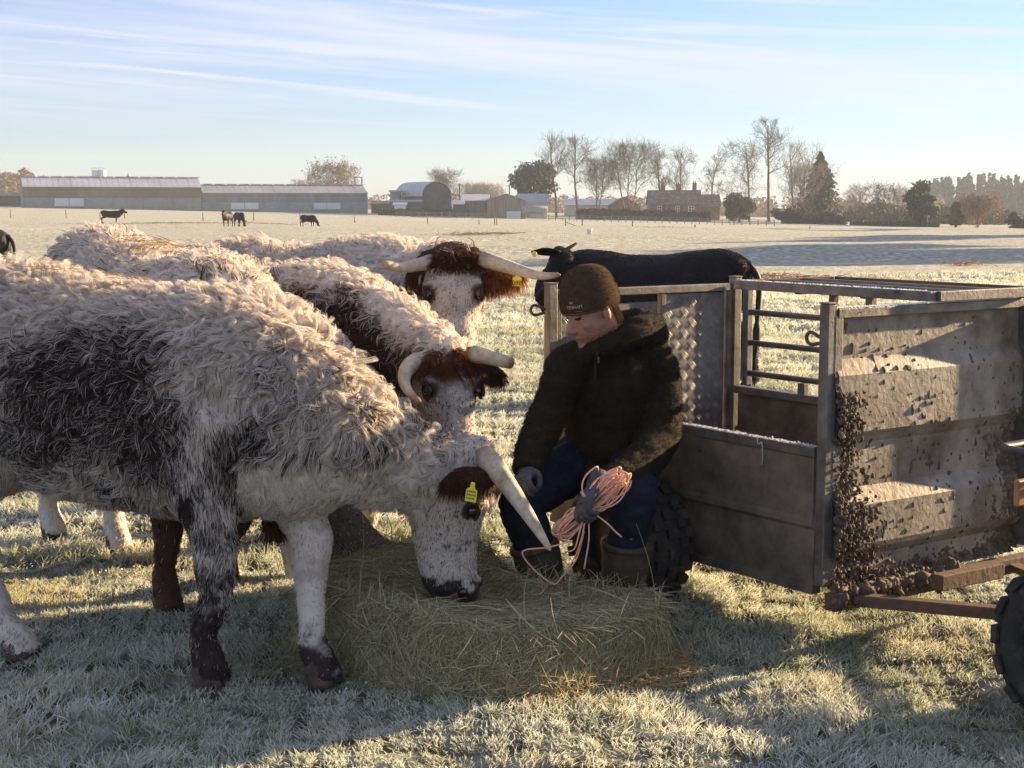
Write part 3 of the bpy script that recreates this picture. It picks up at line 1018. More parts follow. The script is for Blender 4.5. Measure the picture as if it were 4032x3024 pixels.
        # hooves
        for i in hoofs:
            foot, path = s.legs[i]
            hb = MB()
            for sg in (-1, 1):
                c = foot + s.l * sg * .027 * k
                pp = [c + s.z * .060 * k - s.h * .0, c + s.z * .028 * k + s.h * .030 * k, c + s.h * .045 * k + s.z * -.012]
                hb.loft(smooth_path(pp, 6), np.linspace(.026, .032, 6) * k, np.linspace(.034, .052, 6) * k, up=s.h, n=12)
            hb.build('hoof', M['hoof'], s.t, True)
        s.q = q
        s.smooth = None
        s.eyes = [s.head(.335, sg * .099 * q, -.022 * q) for sg in (-1, 1)]
    def W(s, pts):
        p = np.asarray(pts, float) * s.sc
        return s.O + p[:, :1] * s.h + p[:, 1:2] * s.l + p[:, 2:] * s.z
    def head(s, t, y, n):
        """point on the head: t along the face, y to the animal's ... side, n out of the forehead"""
        return s.poll + s.d * t * s.HL + s.lat * y + s.fn * n
    def region(s, p):
        D, T = [], []
        for nme, path, rad in s.reg:
            a, b = seg_dist(p, np.asarray(path), np.asarray(rad))
            D.append(a)
            T.append(b)
        D, T = np.array(D), np.array(T)
        k = D.argmin(0)
        return k, T[k, np.arange(len(p))]
    def patch(s, f, p, k, t):
        """coat colour with the dark skin round the eyes"""
        dk, bw = f(p, k, t)
        for e in s.eyes:
            a = 1 - sstep(.030 * s.q, .046 * s.q, np.linalg.norm(p - e, axis=1))
            dk = np.maximum(dk, a)
            bw = np.maximum(bw, a * .5)
        return dk, bw
    def color_skin(s, f):
        v = verts(s.me)
        k, t = s.region(v)
        dk, bw = s.patch(f, v, k, t)
        c = CREAM * (1 - dk)[:, None] + DARK * dk[:, None]
        c = c * (1 - bw)[:, None] + BROWN * bw[:, None]
        setcol(s.me, c * 0.8)
        s.f = f
        s.body = obj('body', s.me, M['skin_col'], s.t, True)
    def ear(s, side, base, tip, wid, up, col=BROWN):
        """a leaf-shaped ear; side gives its own mesh"""
        base, tip = np.asarray(base, float), np.asarray(tip, float)
        mid = (base + tip) / 2 + np.asarray(up, float) * .02
        pth = smooth_path([base, mid, tip], 12)
        x = np.linspace(0, 1, 12)
        w = wid * (0.35 + 1.0 * np.sin(np.pi * np.clip(x * .82 + .1, 0, 1)) ** 1.1) * .72 * (1 - x ** 4 * .8)
        mb = MB().loft(pth, w, np.linspace(.022, .010, 12), up=up, n=14)
        me = mb.mesh('ear')
        setcol(me, np.tile(col * .45, (len(me.vertices), 1)))
        o = obj('ear', me, M['skin_col'], s.t, True)
        return me
    def horn(s, pts, r0, r1, tip=0.35, dark=(0.30, 0.17, 0.08)):
        p = smooth_path(pts, 26)
        x = np.linspace(0, 1, 26)
        r = r0 + (r1 - r0) * x ** 1.15
        r[-1] *= .3
        r = r * (1 + 0.05 * np.sin(x * 70) * (1 - x) ** 2)
        base, cr, tp = np.array([.27, .21, .15]), np.array([.50, .42, .31]), np.array(dark)
        a = sstep(0, .25, x)[:, None]
        b = sstep(1 - tip, 1.0, x)[:, None]
        c = base * (1 - a) + cr * a
        c = c * (1 - b) + tp * b
        mb = MB().loft(p, r, r, n=14, col=np.repeat(c, 14, 0))
        mb.build('horn', M['horn'], s.t, True)
    def eye(s, sg, r=.021):
        q = s.q
        c = s.head(.335, sg * .099 * q, -.024 * q)
        o = MB().ell(c, (r * q * 1.15, r * q, r * q * .95), (s.d, s.lat, s.fn), 16, 10).build('eye', M['eye'], s.t, True)
        lid = MB()
        for up in (1, -1):
            th = np.linspace(-1.2, 1.2, 9)
            pp = [c + s.d * math.sin(a) * .029 * q + s.fn * up * math.cos(a) * .022 * q + s.lat * sg * .010 * q for a in th]
            lid.tube(pp, .007 * q, 6, col=(0.05, .03, .025))
        lid.build('eyelid', M['skin_col'], o, True)
    def nose(s):
        """dark leather of the muzzle with two nostrils"""
        q = s.q
        mb = MB()
        mb.ell(s.head(.985, 0, -.066 * q), (.050 * q, .080 * q, .074 * q), (s.d, s.lat, s.fn), 18, 12)
        o = mb.build('muzzle', M['nose'], s.t, True)
        for sg in (-1, 1):
            MB().ell(s.head(.965, sg * .066 * q, -.036 * q), (.030 * q, .018 * q, .020 * q), (unit(s.d - s.lat * sg * .5), unit(s.lat + s.d * sg * .5), s.fn)).build('nostril', M['eye'], o, True)
    def tail(s, pts, r=.03, col=CREAM):
        p = smooth_path(pts, 16)
        MB().loft(p, np.linspace(r, r * .5, 16), np.linspace(r, r * .5, 16), n=10, col=col * .8).build('tail', M['skin_col'], s.t, True)
        g = np.random.default_rng(s.seed + 90)
        n = 2600
        i = g.integers(3, 15, n)
        a = p[i] + g.normal(0, r * .4, (n, 3))
        L = g.uniform(.05, .20, n) * (.4 + i / 15)
        x = np.linspace(0, 1, 6)
        pts = a[:, None] + np.array([0, 0, -1.0]) * (L[:, None] * x)[..., None] + g.normal(0, .012, (n, 1, 3)) * x[None, :, None]
        strands('tail_hair', pts, np.array([1.6, 1.6, 1.4, 1.2, .9, .3]) * 1e-3, np.tile(col, (n, 1)) * g.uniform(.6, 1.2, (n, 1)), M['fur'], s.t)
    def coat(s, n, ears=(), length=None, curl=1.0, wid=1.2e-3, locks=7000, sides=None, cols=None, forelock=None, npt=11, name='coat'):
        g = np.random.default_rng(s.seed + 77)
        p, nn = sample(s.me, n, g)
        k, t = s.region(p)
        names = [r[0] for r in s.reg]
        torso, neck, hd = names.index('torso'), names.index('neck'), names.index('head')
        leg = (k != torso) & (k != neck) & (k != hd)
        # length and curl by region
        LB = (length or 0.075) * .80
        Ls = np.where(k == torso, LB, np.where(k == neck, LB * .95, np.where(k == hd, .011 + .05 * np.clip(.25 - t, 0, 1), .03)))
        Ls = np.where(leg, .040 - .027 * np.clip(t * 1.4, 0, 1), Ls)
        if s.smooth is not None:
            Ls = np.where(s.smooth(p, k, t), Ls * .45, Ls)
        Ls = Ls * (1 + .30 * fbm(p / .13, s.seed + 8, 2))
        cu = np.where(k == torso, 1.0, np.where(k == neck, 1.15, np.where(k == hd, .25, .25))) * curl
        low = sstep(.35, 1.0, p[:, 2] / s.sc)                                  # belly hair hangs longer and straighter
        cu = np.where(k == torso, cu * (.25 + .75 * low), cu)
        # flow
        fl = np.tile(-s.h * .55 - s.z * .9, (n, 1))
        fl[k == hd] = s.d * .9 + s.h * 0
        fl[leg] = -s.z
        fl[k == neck] = -s.h * .45 - s.z * .9
        nz = np.stack([vn(p / .22, s.seed + 1), vn(p / .22, s.seed + 2), vn(p / .22, s.seed + 3)], 1)
        fl = fl + nz * np.where(leg | (k == hd), .25, .8)[:, None]
        fl = unit(fl - nn * (fl * nn).sum(1, keepdims=True))
        ra = g.normal(0, .55, n) * np.where(leg | (k == hd), .3, 1.0)
        fl = fl * np.cos(ra)[:, None] + np.cross(nn, fl) * np.sin(ra)[:, None]
        # locks: strands lean to the nearest of many lock centres
        from mathutils.kdtree import KDTree
        li = g.choice(n, min(locks, n), replace=False)
        kd = KDTree(len(li))
        for a, b in enumerate(li):
            kd.insert(p[b], a)
        kd.balance()
        own = np.array([kd.find(q)[1] for q in p])
        C = li[own]
        dk, bw = s.patch(s.f, p, k, t)
        pick = g.random(n) < np.clip(dk + g.normal(0, .08, n), 0, 1)
        colr = np.where(pick[:, None], DARK, CREAM) * g.uniform(.72, 1.18, (n, 1))
        br = g.random(n) < bw
        colr = np.where(br[:, None], BROWN * g.uniform(.5, 1.6, (n, 1)), colr)
        x = np.linspace(0, 1, npt)
        L = Ls[C] * g.uniform(.75, 1.2, n)
        Lk = Ls[C] * (0.55 + .8 * _hash(C, C, C, 3))
        ph = _hash(C, C * 0, C * 0, 5) * 6.283
        sg = np.where(_hash(C, C, C * 0, 9) > .5, 1.0, -1.0)
        fC, nC = fl[C], nn[C]
        sC = np.cross(nC, fC)
        lift = np.where(k == torso, .42, np.where(k == neck, .5, np.where(k == hd, .22, .20)))[C]
        lift = lift + .35 * np.clip(nC[:, 2], 0, 1) * (k[C] == torso)
        turns = (.8 + 1.1 * _hash(C, C * 3, C, 4)) * np.clip(cu[C], 0, 1.3)
        amp = Lk * .165 * np.clip(cu[C], 0, 1.3) + .002
        ang = ph[:, None] + sg[:, None] * turns[:, None] * np.pi * x[None]
        a0 = ph[:, None]
        along = (Lk[:, None] * x)
        guide = (fC[:, None] * (along * .92)[..., None] + nC[:, None] * ((lift * Lk)[:, None] * np.sin(x * 1.9)[None] * .75)[..., None]
                 + sC[:, None] * (amp[:, None] * (np.sin(ang) - np.sin(a0)))[..., None]
                 + nC[:, None] * (amp[:, None] * .55 * (np.cos(ang) - np.cos(a0)))[..., None])
        tight = np.where(leg | (k == hd), .25, .72)[:, None] * (x ** .7)[None]
        off = (p - p[C])
        far = np.linalg.norm(off, axis=1) > .06
        tight[far] *= .2
        pts = p[C][:, None] + guide * (L / (Lk + 1e-9))[:, None, None] ** .4 + off[:, None] * (1 - tight)[..., None]
        pts += (g.normal(0, .0030, (n, 1, 3)) * x[None, :, None]) * np.where(leg | (k == hd), .7, 1.3)[:, None, None]
        keep = np.ones(n, bool)
        for sg in (-1, 1):
            keep &= np.linalg.norm(p - s.head(.335, sg * .099 * s.q, -.022 * s.q), axis=1) > .030 * s.q
        keep &= np.linalg.norm(p - s.head(.99, 0, -.06 * s.q), axis=1) > .088 * s.q
        allp, allc = [pts[keep]], [colr[keep]]
        for me, ecol, hang, *el in ears:
            m = 6500
            ep, en = sample(me, m, g)
            en = en * np.sign((en * (ep - ep.mean(0))).sum(1, keepdims=True) + 1e-9)
            ax = unit(ep - ep.mean(0))
            d = unit(en * .7 + np.array(hang) * .45 + g.normal(0, .3, (m, 3)))
            eL = g.uniform(.014, .045, m) * np.where(en @ np.array(hang) > .2, 1.4, .85) * (el[0] if el else 1)
            q = ep[:, None] + d[:, None] * (eL[:, None] * x)[..., None] + np.array(hang) * (eL[:, None] * x ** 2 * .8)[..., None]
            allp.append(q)
            allc.append(np.tile(ecol, (m, 1)) * g.uniform(.25, 1.9, (m, 1)))
        if forelock is not None:
            m, fcol, fL, ft = forelock
            a = g.uniform(-1, 1, m)
            b = g.uniform(-.75, 1, m)
            r0 = np.array([s.head(ft + .10 * bb, aa * .105 * s.q, (.0 - .03 * aa * aa - .04 * max(0, -bb)) * s.q) for aa, bb in zip(a, b)])
            ci = np.floor((a + 1) * 6) + 13 * np.floor((b + 1) * 3)
            w = np.stack([vn(np.stack([ci * 1.7, ci * .3 + 9 * j, ci * 0], 1), 60 + j) for j in range(3)], 1)
            d = unit(s.d * .55 + s.fn * .6 + w * .6 + g.normal(0, .12, (m, 3)) + s.lat * (a * .35)[:, None])
            eL = fL * g.uniform(.6, 1.15, m)
            gr = np.array([0, 0, -1.0])
            wob = np.sin(x * 7 + 0)[None, :, None] * w[:, None] * .010
            q = r0[:, None] + d[:, None] * (eL[:, None] * x)[..., None] + gr * (eL[:, None] * x ** 2 * .45)[..., None] + wob
            allp.append(q)
            allc.append(np.tile(fcol, (m, 1)) * g.uniform(.45, 1.7, (m, 1)))
        taper = np.interp(x, [0, .6, 1], [1, .85, .25])
        return strands(name, np.concatenate(allp), taper * wid, np.concatenate(allc), M['fur'], s.t)
def blobs(lst, edge=.05, nscale=.09, namp=.07):
    """patches of the coat: list of (centre, radius[, stretch z])"""
    B = [(np.asarray(b[0], float), b[1], b[2] if len(b) > 2 else 1.0) for b in lst]
    def f(p):
        w = namp * fbm(p / nscale, 11, 3)
        o = np.zeros(len(p))
        for c, r, st in B:
            d = p - c
            dd = np.sqrt(d[:, 0] ** 2 + d[:, 1] ** 2 + (d[:, 2] / st) ** 2)
            o = np.maximum(o, 1 - sstep(r - edge, r + edge, dd + w))
        return o
    return f
def ear_tag(t, c, right, up, w=.038, h=.05, text=None, rows=3):
    """flat tag with a narrow neck; right and up span its face"""
    c, right, up = np.asarray(c, float), unit(right), unit(up)
    nrm = unit(np.cross(right, up))
    prof = [(-.5, -.5), (.5, -.5), (.5, .25), (.22, .42), (.16, .75), (-.16, .75), (-.22, .42), (-.5, .25)]
    fr = [c + right * x * w + up * y * h + nrm * .0015 for x, y in prof]
    bk = [c + right * x * w + up * y * h - nrm * .0015 for x, y in prof]
    n = len(prof)
    fs = [tuple(range(n)), tuple(range(2 * n - 1, n - 1, -1))] + [(i, i + n, (i + 1) % n + n, (i + 1) % n) for i in range(n)]
    o = MB().add(fr + bk, fs).build('ear_tag', M['ear_tag'], t)
    pr = MB()
    if text:
        pr = None
        cu = bpy.data.curves.new('tag_number', 'FONT')
        cu.body = text
        cu.size = h * .62
        cu.align_x = 'CENTER'
        me = bpy.data.meshes.new_from_object(bpy.data.objects.new('x', cu))
        v = verts(me)
        v = c + np.outer(v[:, 0], right) + np.outer(v[:, 1] - h * .40, up) + nrm * .0028
        me.vertices.foreach_set('co', v.astype(np.float32).ravel())
        obj('tag_number', me, M['tag_print'], o)
    else:
        for r in range(rows):
            x = -.40
            rr = random.Random(5 + r)
            while x < .36:
                ww = rr.uniform(.05, .13)
                pr.box(c + right * (x + ww / 2) * w + up * (.16 - r * .22) * h + nrm * .002, (ww * w, .11 * h, .0006), (right, up, nrm))
                x += ww + .05
        pr.build('tag_number', M['tag_print'], o)
# ------------------------------------------------------------------ the animal in front
psiA = R(-25.5)
A = Cattle('longhorn_cow', 'shaggy white and dark grey longhorn nearest the viewer, nose in the hay', 'cow', (-.92, 5.09), psiA,
           P(1925, 1805, 5.08), P(1878, 2345, 5.10), (1, -.15, .12),
           feet={0: GP(800, 2685), 1: GP(1240, 2682), 2: GP(55, 2575), 3: GP(-330, 2500)},
           seed=1, voxel=.015, neck_mid=P(1450, 1765, 5.03), nd=.10, nk=.86, z_withers=1.27, z_rump=1.33, belly=.0, droop=.13, group='longhorns round the hay', hoofs=(0, 1, 2, 3))
dA = blobs([(P(200, 1560, 4.95), .24), (P(470, 1480, 4.9), .18), (P(560, 1720, 4.85), .16), (P(100, 1750, 5.0), .16), (P(-300, 1500, 5.2), .26)], .10)
dA2 = blobs([(P(1130, 1680, 4.85), .10), (P(960, 1780, 4.82), .13), (P(1250, 1560, 4.85), .07), (P(1500, 1780, 4.85), .07), (P(760, 2150, 4.85), .08, 1.5), (P(830, 1960, 4.85), .07),
             (P(1060, 1450, 4.85), .06), (P(1330, 1800, 4.85), .10)], .07)
dA3 = blobs([(P(825, 2470, 4.86), .085, 2.2), (P(835, 2640, 4.86), .11, 1.3), (P(1270, 2650, 4.86), .10, 1.1), (P(1215, 2500, 4.84), .03), (P(710, 2030, 4.80), .06, 1.4)], .03, .05, .05)
def brisA(p, k, t):
    x = (p - A.O) @ A.h
    return ((k == 0) | (k == 6) | (k == 2)) & (x > .10) & (p[:, 2] + .05 * fbm(p / .12, 61, 2) < .75)
def fA(p, k, t):
    dk = np.maximum(dA(p) * (.86 + .12 * vn(p / .05, 3)), dA2(p) * .78)
    n1 = .55 * sstep(-.05, .45, fbm(p / .15, 21, 3)) * ((k == 0) | (k == 6)) * (1 - sstep(.95, 1.15, p[:, 2]))
    dk = np.maximum(dk, np.clip(n1 + .10, 0, 1) * (p[:, 2] < 1.15))
    dk = np.maximum(dk, dA3(p))
    hd = k == 5
    dk = np.where(hd, .24 + .25 * sstep(.1, .6, fbm(p / .06, 31, 2)), dk)
    dk = np.where(hd & (t + .09 * fbm(p / .045, 77, 2) > .79), .97, dk)
    dk = np.where(hd & ((p - A.poll) @ A.fn < -.13) & (t > .74), .95, dk)
    belly = (k == 0) & (p[:, 2] < .66) & ((p - A.O) @ A.h > -.05)
    dk = np.where(belly, .03, dk)
    dk = np.where((k == 1) & (t > .12) & (t < .55), np.clip(.55 + .6 * fbm(p / .07, 51, 2), 0, .9), dk)
    dk = np.where((k == 2) & (t < .62), .04, dk)
    dk = np.where(brisA(p, k, t), .03, dk)
    dk = np.maximum(dk, dA3(p))
    bw = np.zeros(len(p))
    bw = np.where(dA3(p) > .5, .10, bw)
    bw = np.maximum(bw, .10 * dA(p))
    return dk, bw
A.color_skin(fA)
eA = A.ear(-1, P(1935, 1880, 4.99), P(1745, 1908, 4.88), .047, (0, -.4, 1))
eA2 = A.ear(1, A.head(.10, .10, -.05) if np.dot(A.lat, (0, 1, 0)) > 0 else A.head(.10, -.10, -.05), P(1790, 1850, 5.38), .07, (0, .4, 1))
A.horn([P(1905, 1800, 5.03), P(1955, 1850, 4.96), P(2035, 1960, 4.86), P(2110, 2075, 4.78), P(2168, 2168, 4.72)], .043, .008, .12, (.50, .40, .18))
A.horn([P(1890, 1795, 5.14), P(1930, 1830, 5.24), P(1960, 1900, 5.36), P(1930, 1960, 5.46), P(1910, 2000, 5.52)], .043, .008, .12, (.50, .40, .18))
for sg in (-1, 1):
    A.eye(sg)
A.nose()
ear_tag(A.t, P(1856, 1945, 4.845), (1, -.12, -.18), (.15, 0, 1), .036, .050)
A.tail([A.W([(-1.33, 0, 1.22)])[0], A.W([(-1.42, 0, 1.05)])[0], A.W([(-1.42, .02, .70)])[0], A.W([(-1.38, .02, .38)])[0]])
A.smooth = brisA
A.coat(210000, [(eA, BROWN * .7, (-.2, 0, -1), .6), (eA2, BROWN * .7, (-.2, 0, -1), .7)], .078, 1.0, .62e-3, 11500)

# ------------------------------------------------------------------ the one whose forelock is auburn, head low behind the first
B = Cattle('longhorn_cow', 'longhorn with auburn forelock and one horn curling down, head lowered behind the nearest cow', 'cow', (-.79, 6.36), R(-52),
           P(1765, 1372, 5.74), P(1858, 1840, 5.50), (.42, -.80, .35), seed=2, voxel=.017, neck_mid=P(1500, 1330, 6.02), z_withers=1.30, z_rump=1.33, group='longhorns round the hay', hoofs=())
dB = blobs([(P(1280, 1330, 5.95), .20), (P(1450, 1440, 5.85), .17), (P(1130, 1240, 6.1), .14), (P(1560, 1500, 5.75), .12), (P(1000, 1200, 6.3), .14)], .07)
def fB(p, k, t):
    dk = dB(p) * .95
    dk = np.maximum(dk, .22 * (k == 0))
    hd = k == 5
    dk = np.where(hd, .35 + .3 * sstep(0, .6, fbm(p / .06, 33, 2)), dk)
    dk = np.where(hd & ((p - B.poll) @ B.lat * np.sign(np.dot(B.lat, (-1, 0, 0))) > .03), .62, dk)
    bw = np.where(hd & (t < .16), .85, 0.0)
    bw = np.maximum(bw, .35 * dB(p))
    return dk, bw
B.color_skin(fB)
lB = 1 if np.dot(B.lat, (1, 0, 0)) > 0 else -1
eB = B.ear(1, B.head(.08, lB * .10, -.07), P(1985, 1485, 5.76), .045, (0, 0, 1), BROWN * .6)
eB2 = B.ear(1, B.head(.08, -lB * .10, -.07), P(1620, 1530, 5.86), .045, (0, 0, 1), BROWN * .6)
B.horn([P(1690, 1425, 5.72), P(1640, 1425, 5.68), P(1602, 1455, 5.62), P(1592, 1500, 5.58), P(1612, 1545, 5.54), P(1660, 1590, 5.50)], .040, .009, .25)
B.horn([P(1870, 1395, 5.70), P(1905, 1400, 5.66), P(1960, 1416, 5.62), P(2020, 1432, 5.58)], .034, .021, .1)
for sg in (-1, 1):
    B.eye(sg, .022)
B.nose()
B.coat(80000, [(eB, BROWN * .6, (0, 0, -1), .6), (eB2, BROWN * .6, (0, 0, -1), .6)], .07, 1.0, .9e-3, 7000, forelock=(5200, np.array([.15, .062, .030]), .09, .02))

# ------------------------------------------------------------------ the one hidden behind the first: back, brown forelegs and muzzle show
Cw = Cattle('longhorn_cow', 'pale longhorn with dark brown forelegs, mostly hidden behind the nearest cow', 'cow', (-1.20, 5.98), R(-54),
            P(1230, 1830, 5.66), P(1560, 2200, 5.62), (.5, -.5, .6), feet={0: GP(650, 2400), 1: GP(875, 2290), 2: GP(205, 2115), 3: GP(460, 2165)},
            seed=3, voxel=.017, neck_mid=P(1010, 1420, 5.75), z_withers=1.345, z_rump=1.43, group='longhorns round the hay')
dC = blobs([(P(660, 2250, 5.8), .26, 1.6), (P(880, 2200, 6.1), .22, 1.6), (P(900, 1250, 5.75), .16)], .06)
def fC(p, k, t):
    hd = k == 5
    dk = np.maximum(dC(p) * .8, .10)
    dk = np.where(hd, .8, dk)
    bw = np.where((k == 1) | (k == 2), .85 * (t > .15), 0.0)
    bw = np.where(hd, .25, bw)
    return dk, bw
Cw.color_skin(fC)
Cw.nose()
for sg in (-1, 1):
    Cw.eye(sg)
eC = [Cw.ear(1, Cw.head(.08, sg * .10, -.06), Cw.head(.14, sg * .25, -.12), .06, (0, 0, 1)) for sg in (-1, 1)]
Cw.tail([Cw.W([(-1.33, 0, 1.22)])[0], Cw.W([(-1.42, 0, 1.05)])[0], Cw.W([(-1.42, .02, .70)])[0], Cw.W([(-1.38, .02, .38)])[0]])
Cw.coat(65000, [(m, BROWN, (0, 0, -1)) for m in eC], .072, .9, .9e-3, 7000)

# ------------------------------------------------------------------ the one that looks at the viewer
D = Cattle('longhorn_cow', 'pale longhorn facing the viewer with wide level horns and dark brown poll', 'cow', (-.63, 7.22), R(-46),
           P(1782, 1000, 6.62), P(1795, 1440, 6.36), (.05, -.93, .3), seed=4, voxel=.017, neck_mid=P(1660, 1150, 6.94), z_withers=1.385, z_rump=1.36, group='longhorns round the hay', hoofs=())
dD = blobs([(P(1640, 1240, 6.9), .11), (P(1690, 1330, 6.8), .10)], .06)
def fD(p, k, t):
    hd = k == 5
    dk = np.maximum(dD(p) * .7, .12 * (k == 0))
    dk = np.where(hd, .30 + .2 * sstep(0, .6, fbm(p / .05, 37, 2)), dk)
    dk = np.where((k == 6) & (p[:, 2] < 1.20), .45, dk)
    dk = np.where(hd & (t > .82), 1.0, dk)
    bw = np.where((np.linalg.norm(p - D.poll, axis=1) < .135) & (hd & (t < .16) | (k == 6)), .9, 0.0)
    bw = np.where(hd & ((p - D.poll) @ D.fn < -.09) & (t < .40) & (np.abs((p - D.poll) @ D.lat) > .085), .55, bw)
    return dk, bw
D.color_skin(fD)
lD = 1 if np.dot(D.lat, (1, 0, 0)) > 0 else -1
eD = D.ear(1, D.head(.12, lD * .105, -.09), P(2062, 1090, 6.66), .085, (0, -.6, 1), np.array([.20, .07, .028]))
eD2 = D.ear(1, D.head(.12, -lD * .105, -.09), P(1618, 1080, 6.74), .055, (0, -.6, 1))
D.horn([P(1700, 1030, 6.62), P(1650, 1042, 6.58), P(1590, 1052, 6.50), P(1505, 1040, 6.42)], .034, .016, .06)
D.horn([P(1900, 1022, 6.62), P(1960, 1038, 6.58), P(2050, 1066, 6.50), P(2130, 1086, 6.42), P(2206, 1082, 6.36)], .037, .010, .16)
for sg in (-1, 1):
    D.eye(sg, .022)
D.nose()
ear_tag(D.t, P(1628, 1122, 6.66), (1, 0, .12), (.1, 0, 1), .048, .058)
ear_tag(D.t, P(2036, 1106, 6.60), (1, 0, -.05), (.05, 0, 1), .040, .046, '098')
D.coat(80000, [(eD, np.array([.24, .08, .03]), (0, 0, -1), .8), (eD2, BROWN, (0, 0, -1), .7)], .07, .9, .9e-3, 7000, forelock=(5200, np.array([.095, .038, .024]), .065, -.03))
# ================================================================== opened hay bale
M['hay'] = mat('packed hay', (0.20, 0.175, 0.085), rough=0.85, col2=(0.46, 0.41, 0.25), scale=14, lo=.4, hi=.65, var=.35, bump=.02, bscale=40, spec=.1)
def hay_z(x, y):
    r = hay_r(x, y)
    u = x + .085
    h = .23 - .02 * np.clip(u, -.7, .7) / .7
    dish = .055 * (1 - sstep(.1, .75, r)) * sstep(-.5, .1, u)
    back = .05 * np.exp(-((x + .10) / .22) ** 2 - ((y - 5.62) / .14) ** 2)
    edge = np.where(u > -.30, sstep(1.025, .965, r), sstep(1.05, .90, r))
    n = .022 * fbm(xy0(x / .12, y / .12), 121, 3) + .02 * vn(xy0(x / .33, y / .3), 122)
    return (h - dish + back + n) * edge - .02 * (1 - edge)
def hay_front(x, y):
    return hay_z(x, y)
hb_t = thing('hay_bale', 'opened flat slab of loose green hay on the frosty grass', 'hay', (-.085, 5.22, 0), None)
nu, nvv = 150, 60
th = np.linspace(0, 2 * np.pi, nu, endpoint=False)
# top by polar grid; sides dropped as a wall with overhang wisps
V = []
rs = np.concatenate([np.linspace(0.02, .90, 34), np.linspace(.92, 1.06, 16)])
for r_ in rs:
    # outline radius at angle: solve superellipse numerically
    cx, sx = np.cos(th), np.sin(th)
    lo, hi = np.zeros(nu), np.ones(nu) * 1.5
    for _ in range(30):
        m_ = (lo + hi) / 2
        rr = hay_r(-.125 + cx * m_, 5.185 + sx * m_)
        hi = np.where(rr > r_, m_, hi)
        lo = np.where(rr > r_, lo, m_)
    jit = 1 + .03 * fbm(np.stack([cx * 3, sx * 3, np.full(nu, 0.)], 1), 140, 3) * r_
    X, Y = -.125 + cx * lo * jit, 5.185 + sx * lo * jit
    V.append(np.stack([X, Y, hay_z(X, Y) + .0], 1))
V = np.concatenate(V)
F = []
for i in range(len(rs) - 1):
    for j in range(nu):
        k = (j + 1) % nu
        F.append((i * nu + j, i * nu + k, (i + 1) * nu + k, (i + 1) * nu + j))
hme = np_mesh('packed_hay', V, np.array(F))
obj('packed_hay', hme, M['hay'], hb_t, True)
def hay_strands():
    g = np.random.default_rng(17)
    n = 36000
    p, nn = sample(hme, n, g)
    nn = np.where(nn[:, 2:] < 0, -nn, nn)
    K = 7
    x = np.linspace(0, 1, K)
    # stalks lie in the surface, combed in swirls
    ang = 3.0 * fbm(p / .30, 131, 2) + g.normal(0, 1.25, n)
    t1 = unit(np.cross(nn, np.tile([0, 0, 1.0], (n, 1)) + .001))
    t2 = np.cross(nn, t1)
    d = t1 * np.cos(ang)[:, None] + t2 * np.sin(ang)[:, None] + nn * g.normal(.03, .10, n)[:, None]
    d = unit(d)
    L = g.gamma(2.2, .030, n) + .015
    L[:420] *= 2.4
    side = np.cross(nn, d)
    bend = g.normal(0, .35, n)
    pts = p[:, None] + d[:, None] * (L[:, None] * (x - .3))[..., None] + side[:, None] * ((bend * L)[:, None] * (x - .3) ** 2)[..., None]
    pts += nn[:, None] * (g.uniform(-.004, .008, n)[:, None] + np.zeros(K))[..., None]
    pts[..., 2] -= (np.clip(L, 0, .3)[:, None] * .35 * np.clip(x - .55, 0, 1) ** 2)
    c = np.array([.43, .38, .23]) * (1 - g.random((n, 1)) * .6) + np.array([.34, .32, .22]) * (g.random((n, 1)) ** 3) + np.array([-.03, .0, -.01]) * g.random((n, 1))
    w = np.interp(x, [0, .5, 1], [.8, 1, .4])[None] * g.uniform(.0008, .0019, (n, 1))
    o = strands('hay_stalks', pts, w, c, M['straw'], hb_t)
    o['kind'] = 'stuff'
    # stalks spilled round the foot of the bale
    n = 3600
    a = g.uniform(0, 2 * np.pi, n)
    rr = 1.0 + np.abs(g.normal(0, .13, n))
    uu = .60 * rr * np.sign(np.cos(a)) * np.abs(np.cos(a)) ** .7 + .03
    vv = .46 * rr * np.sign(np.sin(a)) * np.abs(np.sin(a)) ** .7 + .03
    X, Y = -.125 - .68 * uu + .73 * vv, 5.185 + .73 * uu + .68 * vv
    k = (X > .05) | (g.random(n) < .12)
    X, Y = X[k], Y[k]
    n = len(X)
    Z = z_ground(X, Y) + g.uniform(.005, .06, n) * np.exp(-((rr[k] - 1) / .12) ** 2) + .012
    d = unit(np.stack([g.normal(0, 1, n), g.normal(0, 1, n), g.normal(0, .30, n)], 1))
    L = g.gamma(3, .03, n) + .015
    sd_ = unit(np.cross(d, np.tile([0, 0, 1.0], (n, 1))))
    pts = np.stack([X, Y, Z], 1)[:, None] + d[:, None] * (L[:, None] * (x - .5))[..., None] + sd_[:, None] * ((g.normal(0, .5, n) * L)[:, None] * (x - .5) ** 2)[..., None]
    pts[..., 2] = np.maximum(pts[..., 2], .004)
    c = np.array([.50, .38, .18]) * g.uniform(.5, 1.15, (n, 1))
    o = strands('spilled_stalks', pts, np.interp(x, [0, .5, 1], [.8, 1, .4])[None] * g.uniform(.0007, .0014, (n, 1)), c, M['straw'], hb_t)
    o['kind'] = 'stuff'
hay_strands()
